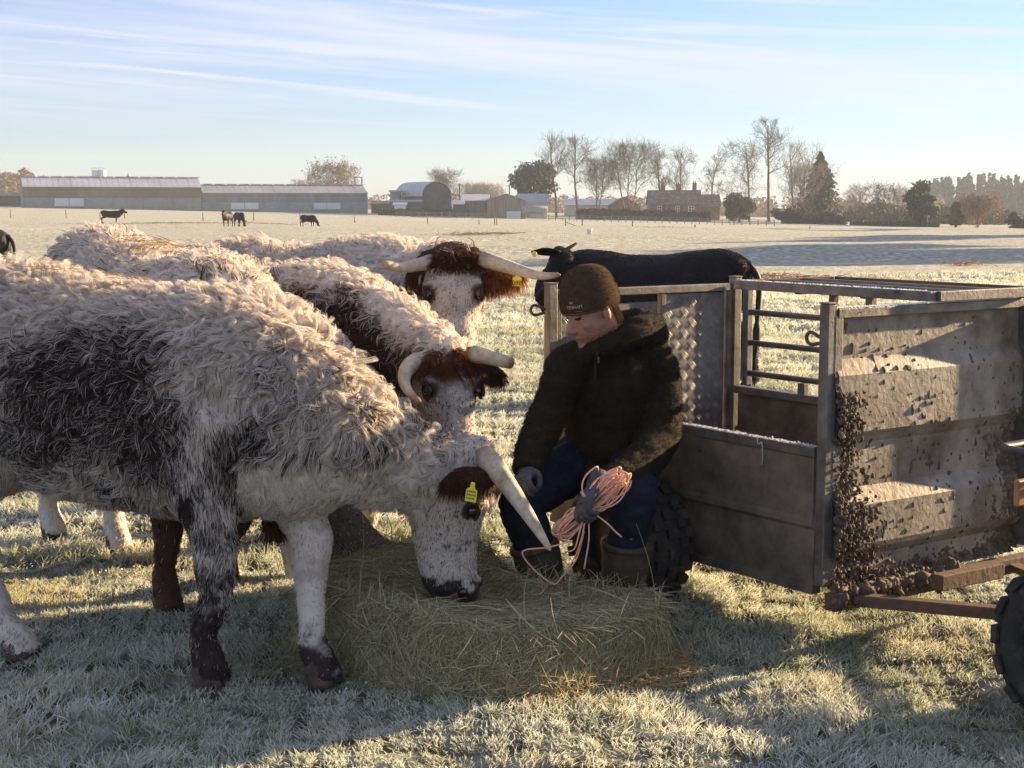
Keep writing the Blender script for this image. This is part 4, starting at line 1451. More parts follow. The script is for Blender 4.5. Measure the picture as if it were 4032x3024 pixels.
# wisps caught on the backs of the animals
def wisps(s, n, centre, rad, label, name='hay_wisps'):
    g = np.random.default_rng(s.seed + 200)
    p, nn = sample(s.me, 60000, g)
    k = np.linalg.norm(p - centre, axis=1) < rad
    p, nn = p[k][:n], nn[k][:n]
    n = len(p)
    if not n:
        return
    x = np.linspace(0, 1, 6)
    d = unit(np.cross(nn, g.normal(0, 1, (n, 3))))
    L = g.uniform(.03, .12, n)
    pts = p[:, None] + nn[:, None] * .062 + d[:, None] * (L[:, None] * (x - .5))[..., None] + np.cross(nn, d)[:, None] * ((g.normal(0, .6, n) * L)[:, None] * (x - .5) ** 2)[..., None]
    o = strands(name, pts, np.interp(x, [0, .5, 1], [.8, 1, .4])[None] * np.full((n, 1), .0012), np.array([.34, .25, .11]) * g.uniform(.5, 1.2, (n, 1)), M['straw'])
    o['kind'] = 'stuff'
    tag(o, label, 'hay')
wisps(Cw, 60, P(600, 985, 6.35), .15, 'wisps of hay caught on the back of the half hidden cow')
wisps(A, 40, P(300, 1120, 5.25), .25, 'stray stalks of hay caught on the back of the nearest cow')
# ================================================================== the stockman on the trailer wheel
M['skin'] = mat('skin', (0.36, 0.19, 0.14), rough=0.6, col2=(0.29, 0.115, 0.088), scale=14, lo=.45, hi=.8, bump=.0008, bscale=180)
M['stubble'] = mat('stubble', (0.25, 0.16, 0.12), rough=0.8)
M['fleece'] = mat('olive fleece', (0.019, 0.016, 0.011), rough=0.95, col2=(0.030, 0.024, 0.016), scale=30, bump=.004, bscale=120, spec=.1)
M['beanie'] = mat('brown knit', (0.070, 0.046, 0.030), rough=0.95, col2=(0.10, 0.066, 0.043), scale=60, bump=.003, bscale=260, spec=.1)
M['denim'] = mat('dark work trousers', (0.010, 0.013, 0.024), rough=0.9, col2=(0.018, 0.023, 0.036), scale=20, bump=.003, bscale=110, spec=.15)
M['boot'] = mat('muddy boot rubber', (0.036, 0.031, 0.022), rough=0.75, col2=(0.075, 0.058, 0.04), scale=12, bump=.003)
M['glove'] = mat('grey work glove', (0.075, 0.072, 0.092), rough=0.8, col2=(0.035, 0.033, 0.036), scale=30, lo=.45, hi=.75, bump=.002, bscale=150)
M['glove_palm'] = mat('dark coated palm', (0.03, 0.03, 0.026), rough=0.6, bump=.001)
M['print'] = mat('pale print', (0.62, 0.58, 0.52), rough=0.7)
man = thing('person', 'person in brown beanie and dark olive hooded fleece sitting on the trailer wheel', 'person', (.3, 5.6, 0))
FACE = unit(np.array([-.45, -.89, 0]))
# --- head frame
hf = unit(np.array([-.80, -.44, -.40]))
hr_ = unit(np.cross(hf, Z1))
hu = np.cross(hr_, hf)
hc = P(2330, 1222, 5.54)
def H(f, r, u):
    return hc + hf * f + hr_ * r + hu * u
HAX = (hf, hr_, hu)
J = dict(pel=P(2400, 1780, 5.80), chest=P(2395, 1560, 5.69), neck=P(2400, 1360, 5.66),
         shR=P(2245, 1430, 5.60), elR=P(2130, 1700, 5.50), wrR=P(2078, 1850, 5.36),
         shL=P(2570, 1425, 5.70), elL=P(2590, 1735, 5.57), wrL=P(2385, 1905, 5.26),
         hipR=P(2310, 1800, 5.76), knR=P(2055, 1985, 5.42), anR=P(2170, 2370, 5.46),
         hipL=P(2480, 1800, 5.76), knL=P(2490, 1965, 5.32), anL=P(2440, 2390, 5.36))
mb = MB()
# skull, face, neck
mb.ell(H(-.005, 0, .035), (.100, .077, .098), HAX, 24, 16)
mb.ell(H(.030, 0, -.035), (.068, .064, .085), HAX, 20, 14)
mb.loft([H(-.02, 0, -.055), H(.035, 0, -.088), H(.070, 0, -.102)], [.060, .052, .026], [.045, .034, .022], up=hu, n=16)
mb.ell(H(.083, 0, -.100), (.019, .024, .017), HAX)
mb.loft([H(.078, 0, .022), H(.098, 0, -.005), H(.116, 0, -.030), H(.108, 0, -.042)], [.010, .0125, .0165, .014], [.012, .014, .014, .010], up=hf, n=12)
for sgn in (-1, 1):
    mb.ell(H(.102, sgn * .012, -.036), (.011, .009, .009), HAX)
    mb.ell(H(.070, sgn * .034, .030), (.020, .026, .010), HAX)
    mb.ell(H(.060, sgn * .046, -.022), (.026, .022, .022), HAX)
    mb.ell(H(-.012, sgn * .080, -.010), (.016, .009, .030), HAX)
mb.ell(H(.092, 0, -.062), (.013, .024, .0075), HAX)
mb.ell(H(.089, 0, -.075), (.013, .022, .0085), HAX)
mb.loft(smooth_path([H(-.03, 0, -.02), H(-.035, 0, -.085), J['neck'], J['neck'] * .6 + J['chest'] * .4], 10), [.062] * 10, [.062] * 10, n=16)
# limbs and trunk under the clothes, one skin with the head
mb.loft(smooth_path([J['neck'] - Z1 * .02, J['chest'] + Z1 * .08, J['chest'] - Z1 * .1, J['pel']], 12), [.07, .12, .15, .155, .15, .15, .145, .14, .14, .14, .14, .13], [.06, .08, .09, .10, .10, .10, .10, .10, .10, .10, .10, .09], up=FACE, n=18)
for a in (('shR', 'elR', 'wrR'), ('shL', 'elL', 'wrL')):
    mb.loft(smooth_path([J['chest'] + Z1 * .1, J[a[0]], J[a[1]], J[a[2]]], 14), np.interp(np.linspace(0, 1, 14), [0, .33, .66, 1], [.06, .055, .045, .032]), np.interp(np.linspace(0, 1, 14), [0, .33, .66, 1], [.06, .055, .045, .032]), n=12)
for a in (('hipR', 'knR', 'anR'), ('hipL', 'knL', 'anL')):
    foot = J[a[2]] + FACE * .13 - Z1 * .03
    pth = smooth_path([J['pel'], J[a[0]], J[a[1]], J[a[2]], foot], 20)
    r = np.interp(np.linspace(0, 1, 20), [0, .25, .5, .75, 1], [.08, .08, .048, .036, .03])
    mb.loft(pth, r, r, n=12)
bme = fuse(mb, .0055, 3, .5)
obj('body', bme, M['skin'], man, True)
# eyes in shade under the hat brim
for sgn in (-1, 1):
    e = MB().ell(H(.080, sgn * .031, .012), (.012, .013, .012), HAX, 12, 8).build('eye', M['eye'], man, True)
    MB().ell(H(.083, sgn * .031, .0175), (.0125, .016, .006), HAX, 12, 8).build('eyelid', M['skin'], e, True)
# sideburn and short hair at the nape
g = np.random.default_rng(3)
p, nn = sample(bme, 420000, g)
q = p - hc
f_, r_, u_ = q @ hf, q @ hr_, q @ hu
k = (np.abs(f_) < .13) & (u_ < .03) & (u_ > -.14)
beard = k & (g.random(len(u_)) < .30) & (u_ < -.045) & (f_ > -.03) & (f_ < .12)
nape = k & (f_ < -.045) & (u_ > -.07) & (u_ < .03)
for nm, kk, L_, col in (('stubble', beard, .0024, (.13, .08, .055)), ('hair', nape, .010, (.07, .042, .025))):
    pp, n_ = p[kk], nn[kk]
    m_ = len(pp)
    x = np.linspace(0, 1, 3)
    d = unit(n_ * .8 - hu * .6 + g.normal(0, .3, (m_, 3)))
    strands(nm, pp[:, None] + d[:, None] * (L_ * x)[None, :, None], np.array([.0004, .0004, .0002]), np.tile(np.array(col), (m_, 1)) * g.uniform(.6, 1.3, (m_, 1)), M['fur'], man)
for sgn in (-1, 1):
    MB().loft(smooth_path([H(.088, sgn * .012, .034), H(.085, sgn * .032, .038), H(.070, sgn * .050, .030)], 8), [.004] * 8, [.006] * 8, n=8, col=(.06, .035, .02)).build('eyebrow', M['skin_col'], man, True)
# --- fleece with hood and pouch
def wrinkle(me, amp, sc, seed, dirn=None):
    v, n_ = verts(me), normals(me)
    s_ = np.array(sc)
    w = fbm(v / s_, seed, 3)
    w = -np.abs(w) + .3
    v = v + n_ * (amp * w)[:, None]
    me.vertices.foreach_set('co', v.astype(np.float32).ravel())
    me.update()
mb = MB()
tp = smooth_path([P(2405, 1865, 5.75), P(2400, 1760, 5.74), P(2392, 1640, 5.71), P(2388, 1520, 5.68), P(2398, 1420, 5.67), P(2405, 1350, 5.66)], 20)
mb.loft(tp, np.interp(np.linspace(0, 1, 20), [0, .2, .4, .6, .8, 1], [.155, .155, .155, .165, .155, .076]), np.interp(np.linspace(0, 1, 20), [0, .2, .4, .6, .8, 1], [.15, .155, .145, .135, .11, .07]), up=FACE, n=26, e=2.3)
mb.loft(smooth_path([J['chest'] + Z1 * .12, J['shR'], P(2185, 1570, 5.56), J['elR'], P(2090, 1795, 5.42), P(2078, 1858, 5.36)], 20), *[np.interp(np.linspace(0, 1, 20), [0, .2, .4, .6, .8, 1], [.09, .078, .068, .066, .062, .052])] * 2, n=18)
mb.loft(smooth_path([J['chest'] + Z1 * .12, J['shL'], P(2602, 1580, 5.66), J['elL'], P(2490, 1850, 5.38), P(2400, 1900, 5.27)], 20), *[np.interp(np.linspace(0, 1, 20), [0, .2, .4, .6, .8, 1], [.09, .082, .074, .074, .064, .052])] * 2, n=18)
# hood lying on the shoulders, collar under the chin
mb.loft(smooth_path([P(2335, 1375, 5.50), P(2430, 1345, 5.50), P(2520, 1300, 5.58), P(2560, 1290, 5.72), P(2490, 1275, 5.82), P(2400, 1300, 5.84), P(2310, 1350, 5.76)], 26), np.interp(np.linspace(0, 1, 26), [0, .25, .5, .75, 1], [.026, .042, .060, .05, .026]), np.interp(np.linspace(0, 1, 26), [0, .25, .5, .75, 1], [.026, .046, .066, .055, .026]), n=16)
mb.ell(P(2575, 1325, 5.72), (.055, .07, .05), None)
mb.loft(smooth_path([P(2335, 1385, 5.50), P(2300, 1400, 5.53), P(2290, 1405, 5.62), P(2310, 1385, 5.74)], 12), [.028] * 12, [.035] * 12, n=12)
# pouch pocket and lower hem roll
mb.ell(P(2360, 1760, 5.61), (.125, .055, .07), (np.cross(FACE, Z1), FACE, Z1))
mb.loft(smooth_path([P(2250, 1835, 5.66), P(2330, 1865, 5.58), P(2440, 1868, 5.58), P(2540, 1845, 5.66)], 14), [.028] * 14, [.034] * 14, n=10)
jme = fuse(mb, .0095, 3, .5)
wrinkle(jme, .015, (.11, .11, .055), 301)
wrinkle(jme, .006, (.035, .035, .022), 305)
jk = obj('fleece_jacket', jme, M['fleece'], man, True)
g = np.random.default_rng(8)
p, nn = sample(jme, 42000, g)
x = np.linspace(0, 1, 4)
d = unit(nn * .7 + np.array([0, 0, -.55]) + g.normal(0, .5, (len(p), 3)))
L_ = g.uniform(.004, .009, len(p))
strands('fleece_nap', p[:, None] + d[:, None] * (L_[:, None] * x)[..., None], np.array([.0006, .0006, .0005, .0002]), np.tile([.026, .021, .014], (len(p), 1)) * g.uniform(.55, 1.7, (len(p), 1)), M['fur'], jk)['kind'] = 'stuff'
# zip with its puller
zp = smooth_path([P(2352, 1385, 5.455), P(2345, 1430, 5.50), P(2345, 1500, 5.515)], 10)
zo = MB().tube(zp, .004, 6).build('zip', mat('zip tape', (.02, .02, .02), rough=.5), jk, True)
MB().box(P(2357, 1418, 5.455), (.006, .003, .022)).build('zip_puller', M['steel'], zo, False, .001)
# --- trousers
mb = MB()
mb.ell(J['pel'] + np.array([-.02, -.03, -.02]), (.17, .15, .115), (np.cross(FACE, Z1), FACE, Z1))
for a in (('hipR', 'knR', 'anR'), ('hipL', 'knL', 'anL')):
    pth = smooth_path([J['pel'], J[a[0]], J[a[0]] * .5 + J[a[1]] * .5 + Z1 * .01, J[a[1]] + Z1 * .005, J[a[1]] * .70 + J[a[2]] * .30, J[a[1]] * .36 + J[a[2]] * .64], 22)
    r = np.interp(np.linspace(0, 1, 22), [0, .2, .4, .6, .8, 1], [.11, .108, .096, .082, .072, .062])
    mb.loft(pth, r, r, n=18)
tme = fuse(mb, .0095, 3, .5)
wrinkle(tme, .022, (.09, .09, .05), 320)
obj('trousers', tme, M['denim'], man, True)
# --- boots
for a in ('R', 'L'):
    kn, an = J['kn' + a], J['an' + a]
    an0 = np.array([an[0], an[1], .085])
    top = kn * .56 + an * .44
    mb = MB()
    mb.loft(smooth_path([top, top * .5 + an0 * .5, an0 + Z1 * .04, an0 - Z1 * .03], 12), [.087, .086, .084, .08, .076, .072, .068, .064, .06, .056, .054, .05], [.087, .086, .084, .08, .076, .072, .068, .064, .062, .06, .058, .054], n=18)
    mb.loft(smooth_path([an0 - FACE * .05 - Z1 * .045, an0 + FACE * .04 - Z1 * .04, an0 + FACE * .12 - Z1 * .048, an0 + FACE * .19 - Z1 * .055], 10), [.045, .046, .045, .044, .045, .047, .048, .046, .04, .02], [.038, .042, .045, .045, .042, .038, .034, .03, .027, .018], up=Z1, n=16)
    b_ = fuse(mb, .008, 3, .5)
    wrinkle(b_, .008, (.10, .10, .045), 340)
    bo = obj('boot', b_, M['boot'], man, True)
    MB().loft([top - Z1 * .004, top + unit(kn - an) * .014], [.092, .090], [.092, .090], n=22).build('boot_cuff', M['boot'], bo, True)
# --- beanie with turned-up cuff
hb = []
mb = MB()
bu = unit(hu * .55 + Z1 * .45)
bf = unit(hf - bu * np.dot(hf, bu))
BAX = (bf, hr_, bu)
bc = H(-.004, 0, .028)
prof = [(-.020, 1.03), (-.008, 1.07), (.010, 1.08), (.034, 1.07), (.050, 1.055), (.054, 1.00), (.057, .985), (.080, .955), (.102, .88), (.121, .75), (.136, .55), (.145, .30), (.148, .0)]
V, F = [], []
N = 44
for z_, k_ in prof:
    for j in range(N):
        a = 2 * math.pi * j / N
        V.append(bc + bf * math.cos(a) * .104 * k_ + hr_ * math.sin(a) * .089 * k_ + bu * z_ * .93)
for i in range(len(prof) - 1):
    for j in range(N):
        k_ = (j + 1) % N
        F.append((i * N + j, i * N + k_, (i + 1) * N + k_, (i + 1) * N + j))
F.append(tuple(range(N - 1, -1, -1)))
hat = MB().add(V, F).build('beanie', M['beanie'], man, True)
sm = hat.modifiers.new('sub', 'SUBSURF')
sm.levels = sm.render_levels = 1
p, nn = sample(hat.data, 16000, np.random.default_rng(2))
nn = nn * np.sign((nn * (p - p.mean(0))).sum(1, keepdims=True) + 1e-9)
g = np.random.default_rng(4)
d = unit(nn + g.normal(0, .5, (len(p), 3)))
x = np.linspace(0, 1, 3)
strands('knit_fuzz', p[:, None] + d[:, None] * (g.uniform(.002, .006, len(p))[:, None] * x)[..., None], np.array([.0005, .0004, .0002]), np.tile([.10, .066, .042], (len(p), 1)) * g.uniform(.6, 1.4, (len(p), 1)), M['fur'], hat)['kind'] = 'stuff'
# stitched lettering on the cuff, wrapped round the head
def hat_text(body, size, u0, ang, name='lettering'):
    cu = bpy.data.curves.new(name, 'FONT')
    cu.body, cu.size, cu.align_x = body, size, 'RIGHT'
    me = bpy.data.meshes.new_from_object(bpy.data.objects.new('x', cu))
    bm = bmesh.new()
    bm.from_mesh(me)
    bmesh.ops.subdivide_edges(bm, edges=[e for e in bm.edges if e.calc_length() > size * .3], cuts=1)
    bm.to_mesh(me)
    bm.free()
    v = verts(me)
    a = ang - v[:, 0] / .108
    rr = 1.082
    w = bc + np.outer(np.cos(a) * .104 * rr, bf) + np.outer(np.sin(a) * .089 * rr, hr_) + np.outer(u0 + v[:, 1], bu)
    me.vertices.foreach_set('co', w.astype(np.float32).ravel())
    obj(name, me, M['print'], hat)
side = 1 if np.dot(hr_, (0, -1, 0)) > 0 else -1
print('hat side', side, hr_)
hat_text('TENHAM', .0165, .006, side * R(48))
hat_text('oo', .014, .026, side * R(30))
hat_text('-------', .012, -.008, side * R(46))
# --- hands in work gloves
def hand(wr, dirn, palm_n, thumb_side, name, curl=1.0, scale=1.0):
    """fist: palm, four unequal fingers curled towards palm_n, thumb from the side of the palm"""
    d = unit(dirn)
    n_ = unit(np.asarray(palm_n) - d * np.dot(palm_n, d))
    s_ = np.cross(d, n_) * thumb_side
    mb = MB()
    k = scale
    mb.loft(smooth_path([wr - d * .01, wr + d * .03 * k, wr + d * .065 * k, wr + d * .095 * k], 8), np.array([.028, .032, .037, .041, .043, .043, .041, .036]) * k, np.array([.024, .022, .021, .020, .019, .018, .017, .015]) * k, up=n_, n=16)
    for i, (o, L_) in enumerate(((.030, .92), (.010, 1.0), (-.011, .95), (-.031, .78))):
        b = wr + d * .088 * k + s_ * o * k
        a1, a2, a3 = .75 * curl, 1.75 * curl, 2.6 * curl
        p1 = b + (d * math.cos(a1 * .5) + n_ * math.sin(a1 * .5)) * .040 * L_ * k
        p2 = p1 + (d * math.cos(a2) + n_ * math.sin(a2)) * .028 * L_ * k
        p3 = p2 + (d * math.cos(a3) + n_ * math.sin(a3)) * .022 * L_ * k
        mb.loft(smooth_path([b - d * .02, b, p1, p2, p3], 14), np.interp(np.linspace(0, 1, 14), [0, 1], [.0105, .0080]) * k, np.interp(np.linspace(0, 1, 14), [0, 1], [.0105, .0080]) * k, n=10)
    t0 = wr + d * .030 * k + s_ * .028 * k
    t1 = t0 + (d * .6 + s_ * .5 + n_ * .35) * .038 * k
    t2 = t1 + (d * .55 - s_ * .15 + n_ * .8) * .032 * k
    t3 = t2 + (d * .35 - s_ * .7 + n_ * .5) * .022 * k
    mb.loft(smooth_path([t0 - s_ * .01, t0, t1, t2, t3], 14), np.interp(np.linspace(0, 1, 14), [0, 1], [.0135, .009]) * k, np.interp(np.linspace(0, 1, 14), [0, 1], [.0135, .009]) * k, n=10)
    me = fuse(mb, .0032, 2, .5)
    o = obj(name, me, M['glove'], man, True)
    MB().loft([wr - d * .045, wr - d * .02, wr + d * .006], np.array([.037, .035, .033]) * k, np.array([.033, .031, .028]) * k, up=n_, n=18).build('glove_cuff', M['glove'], o, True)
    return o
hR = hand(P(2075, 1862, 5.35), P(2045, 1905, 5.22) - P(2075, 1862, 5.35), (.55, .1, -.8), 1, 'glove', .95, 1.08)
hL = hand(P(2345, 1910, 5.17), P(2285, 2010, 5.08) - P(2345, 1910, 5.17), (.75, .25, -.6), -1, 'glove', 1.0, 1.08)
# pale print on the back of the glove
c0 = P(2300, 1945, 5.08)
for i in range(5):
    MB().box(c0 + np.array([-.002 * i, 0, -.007 + .0035 * i]), (.012, .002, .002)).build('glove_print', M['print'], hL)
# --- bundle of orange twine held in the left hand
M['twine'] = mat('orange baler twine', (0.72, 0.36, 0.25), rough=0.75, col2=(0.80, 0.54, 0.43), scale=50, var=.15, bump=.001, bscale=400)
tw = thing('twine_bundle', 'bundle of looped salmon orange baler twine held in the gloved hand', 'twine', (.25, 5.15, .3))
g = np.random.default_rng(21)
grip = P(2318, 2000, 5.13)
def loop(end, wid, tilt, n=40):
    """a closed loop from the grip out to a far point"""
    end = np.asarray(end)
    ax = end - grip
    L_ = np.linalg.norm(ax)
    ax = ax / L_
    s_ = unit(np.cross(ax, np.array([0, -1, 0]) + np.array([tilt, 0, tilt])))
    o_ = np.cross(s_, ax)
    t = np.linspace(0, 2 * math.pi, n)
    ph = g.uniform(0, 6)
    return grip + np.outer((1 - np.cos(t)) / 2 * L_, ax) + np.outer(np.sin(t) * wid * (1 + .25 * np.sin(2 * t + ph)), s_) + np.outer(.010 * np.sin(3 * t + ph) + .012 * np.sin(t * .5) * g.normal(0, 1), o_)
for i in range(20):
    e = P(2440 + g.normal(0, 30), 1872 + g.normal(0, 25), 5.15 + g.normal(0, .025))
    MB().tube(loop(e, g.uniform(.010, .045), g.normal(0, .4)), .0030, 6).build('twine_loop', M['twine'], tw, True)
for i in range(18):
    e = P(2185 + g.normal(0, 10) + i * 1.5, 2105 + g.normal(0, 16), 5.15 + g.normal(0, .02))
    MB().tube(loop(e, g.uniform(.012, .036), g.normal(0, .25)), .0030, 6).build('twine_loop', M['twine'], tw, True)
for pts in ([(2330, 2015, 5.10), (2390, 2060, 5.09), (2420, 2090, 5.09), (2448, 2115, 5.09)],
            [(2300, 2030, 5.10), (2280, 2100, 5.09), (2262, 2160, 5.09), (2225, 2175, 5.10)],
            [(2305, 2040, 5.10), (2290, 2120, 5.09), (2265, 2190, 5.09), (2235, 2235, 5.09)],
            [(2318, 2050, 5.10), (2318, 2130, 5.09), (2300, 2240, 5.09)],
            [(2300, 2090, 5.10), (2270, 2200, 5.09), (2215, 2270, 5.10), (2180, 2300, 5.12), (2110, 2250, 5.10), (2060, 2190, 5.08), (2070, 2165, 5.08), (2160, 2155, 5.08), (2250, 2130, 5.10)]):
    MB().tube(smooth_path([P(*q) for q in pts], 28), .0028, 6).build('twine_end', M['twine'], tw, True)
# ================================================================== black cattle in the field
M['black_hide'] = mat('black hide', attr='col', rough=0.6, spec=0.25)
BLK = np.array([.012, .011, .012])
def black(name_label, px, Y, psi, scale, pose, seed, zw=1.22, voxel=.03, grp='black cattle out on the field', coat=0, feet=None, ear_tips=None):
    X = P(px, 850, Y)[0]
    z0 = float(z_ground(np.array([X]), np.array([Y]))[0])
    h = np.array([math.cos(psi), math.sin(psi), 0])
    l = np.array([-math.sin(psi), math.cos(psi), 0])
    O = np.array([X, Y, 0])
    k = scale
    if pose == 'graze':
        poll = O + h * .80 * k + Z1 * .52 * k
        muz = O + h * .98 * k + Z1 * .08 * k
        fn = h + Z1 * .4
    elif pose == 'up':
        poll = O + h * .72 * k + Z1 * 1.34 * k
        muz = O + h * 1.12 * k + Z1 * 1.06 * k
        fn = Z1 + h * .5
    else:
        poll, muz, fn = pose(O, h, l, k)
    c = Cattle('black_steer', name_label, 'steer', (X, Y), psi, poll, muz, fn, seed=seed, voxel=voxel, scale=k, z_withers=zw * k, z_rump=zw * k + .02, group=grp, hoofs=(), hx=-1.22, feet=feet)
    v = verts(c.me)
    setcol(c.me, np.tile(BLK, (len(v), 1)) * (1 + .5 * fbm(v / .2, seed, 2))[:, None])
    c.body = obj('body', c.me, M['black_hide'], c.t, True)
    ears = []
    for sg in (-1, 1):
        tip = c.head(.10, sg * .26 * k, -.06 * k)
        if ear_tips:
            eb = c.head(.06, sg * .09 * k, -.06 * k)
            tip = min(ear_tips, key=lambda q: np.linalg.norm(q - eb))
        e = c.ear(sg, c.head(.06, sg * .09 * k, -.06 * k), tip, (.056 if ear_tips else .05) * k, c.fn, BLK)
        ears.append(e)
    p = smooth_path([c.W([(-1.32, 0, zw - .10)])[0], c.W([(-1.42, 0, zw - .25)])[0], c.W([(-1.42, .02, .65)])[0], c.W([(-1.40, .02, .32)])[0]], 14)
    MB().loft(p, np.interp(np.linspace(0, 1, 14), [0, .7, .8, 1], [.035, .02, .045, .012]) * k, np.interp(np.linspace(0, 1, 14), [0, .7, .8, 1], [.035, .02, .045, .012]) * k, n=8, col=BLK).build('tail', M['black_hide'], c.t, True)
    if coat:
        c.f = lambda q, a, b: (np.ones(len(q)), np.zeros(len(q)))
        g = np.random.default_rng(seed + 5)
        pp, nn = sample(c.me, coat, g)
        fl = unit(-c.h * .6 - Z1 + nn * .25 + g.normal(0, .2, (coat, 3)))
        x = np.linspace(0, 1, 4)
        L_ = g.uniform(.010, .022, coat)
        pts = pp[:, None] + fl[:, None] * (L_[:, None] * x)[..., None] + nn[:, None] * (L_[:, None] * .45 * np.sin(x * 2))[..., None]
        cc = np.where(g.random((coat, 1)) < .12, np.array([.06, .035, .02]), BLK * 1.2) * g.uniform(.6, 1.5, (coat, 1))
        strands('coat', pts, np.array([1.6, 1.5, 1.2, .4]) * 1e-3, cc, M['fur'], c.t)
    if z0:
        c.t.location.z += z0
    return c
def poseE(O, h, l, k):
    poll = P(2178, 985, 12.75)
    muz = P(2108, 1165, 12.55)
    return poll, muz, (-.9, .1, .5)
E = black('black steer standing behind the trailer with a round yellow ear tag', 2350, 12.9, R(158), .97, poseE, 61, 1.22, .02, None, 60000, {2: GP(2945, 1540), 3: GP(2890, 1505)}, [P(2092, 984, 12.6), P(2270, 950, 12.92)])
MB().ell(P(2104, 992, 12.50), (.022, .004, .022)).build('ear_tag', M['ear_tag'], E.t, True)
E.t['label'] = 'black steer standing side on behind the stockman and the trailer'
black('black steer standing side on before the long barn doors, head to the side', 455, 148, R(8), 1.02, 'up', 62)
black('black steer facing the viewer out on the field', 890, 132, R(-95), 1.05, 'up', 63)
black('black steer grazing beside the one that faces the viewer', 950, 126, R(-60), .95, 'graze', 64)
black('small black steer grazing alone, nearest the silver door of the barn', 1228, 128, R(-30), .84, 'graze', 65)
black('black steer cut off by the edge of the picture, only its rump showing', -285, 23.5, R(168), 1.0, 'graze', 66, 1.22, .025)

# ================================================================== farm beyond the field
def gz(x, y):
    return float(z_macro(np.array([x]), np.array([y]))[0])
def BP(px, Y, dz=0.0):
    x = P(px, 850, Y)[0]
    return np.array([x, Y, gz(x, Y) + dz])
M['clad_tan'] = mat('tan sheet cladding', (0.17, 0.135, 0.085), rough=.8, col2=(0.22, 0.185, 0.125), scale=.25, var=.12, stretch=(1, 1, .3))
M['clad_grey'] = mat('grey sheet cladding', (0.17, 0.18, 0.20), rough=.7, col2=(0.23, 0.24, 0.26), scale=.3, var=.1, stretch=(1, 1, .3))
M['concrete'] = mat('concrete panel', (0.27, 0.28, 0.285), rough=.85, col2=(0.22, 0.225, 0.225), scale=.4, var=.1)
M['roof_frost'] = mat('frosted roof sheet', (0.44, 0.45, 0.50), rough=.75, col2=(0.36, 0.365, 0.41), scale=.2, var=.08)
M['roof_grey'] = mat('grey roof sheet', (0.26, 0.27, 0.30), rough=.75, col2=(0.34, 0.35, 0.38), scale=.2, var=.08)
M['white_sheet'] = mat('white sheeted door', (0.58, 0.60, 0.62), rough=.6, var=.05, scale=.5)
M['dark_sheet'] = mat('dark green sheet', (0.045, 0.055, 0.06), rough=.7, col2=(0.08, 0.09, 0.09), scale=.4)
M['timber'] = mat('weathered timber', (0.20, 0.165, 0.12), rough=.85, col2=(0.28, 0.25, 0.20), scale=.8, var=.15, stretch=(3, 3, .3))
M['brick_wall'] = mat('red brick', (0.17, 0.085, 0.06), rough=.85, col2=(0.23, 0.14, 0.10), scale=1.5, var=.2)
M['render'] = mat('pale render', (0.55, 0.47, 0.40), rough=.85, var=.1, scale=.8)
M['tile_roof'] = mat('dark tiled roof', (0.13, 0.10, 0.085), rough=.8, col2=(0.24, 0.22, 0.21), scale=1.2, lo=.45, hi=.7, var=.15)
M['dark_beam'] = mat('dark oak beam', (0.045, 0.035, 0.028), rough=.8)
M['glass'] = mat('window glass', (0.05, 0.06, 0.07), rough=.08, spec=.8)
M['white_paint'] = mat('white paint', (0.75, 0.75, 0.74), rough=.5)
M['hedge_leaf'] = mat('hedge leaf', (0.05, 0.05, 0.025), rough=.8, col2=(0.12, 0.095, 0.05), scale=2.5, translucent=.15)
M['evergreen'] = mat('evergreen leaf', (0.045, 0.06, 0.028), rough=.7, col2=(0.10, 0.085, 0.045), scale=.5, lo=.45, hi=.75, translucent=.2)
M['brown_leaf'] = mat('russet leaf', (0.20, 0.115, 0.055), rough=.8, col2=(0.13, 0.09, 0.05), scale=.6, translucent=.25)
M['bark'] = mat('bark', (0.10, 0.08, 0.06), rough=.9, col2=(0.17, 0.14, 0.11), scale=3, bump=.02)
M['twig'] = mat('rimed twig', attr='col', rough=.8, spec=.15)

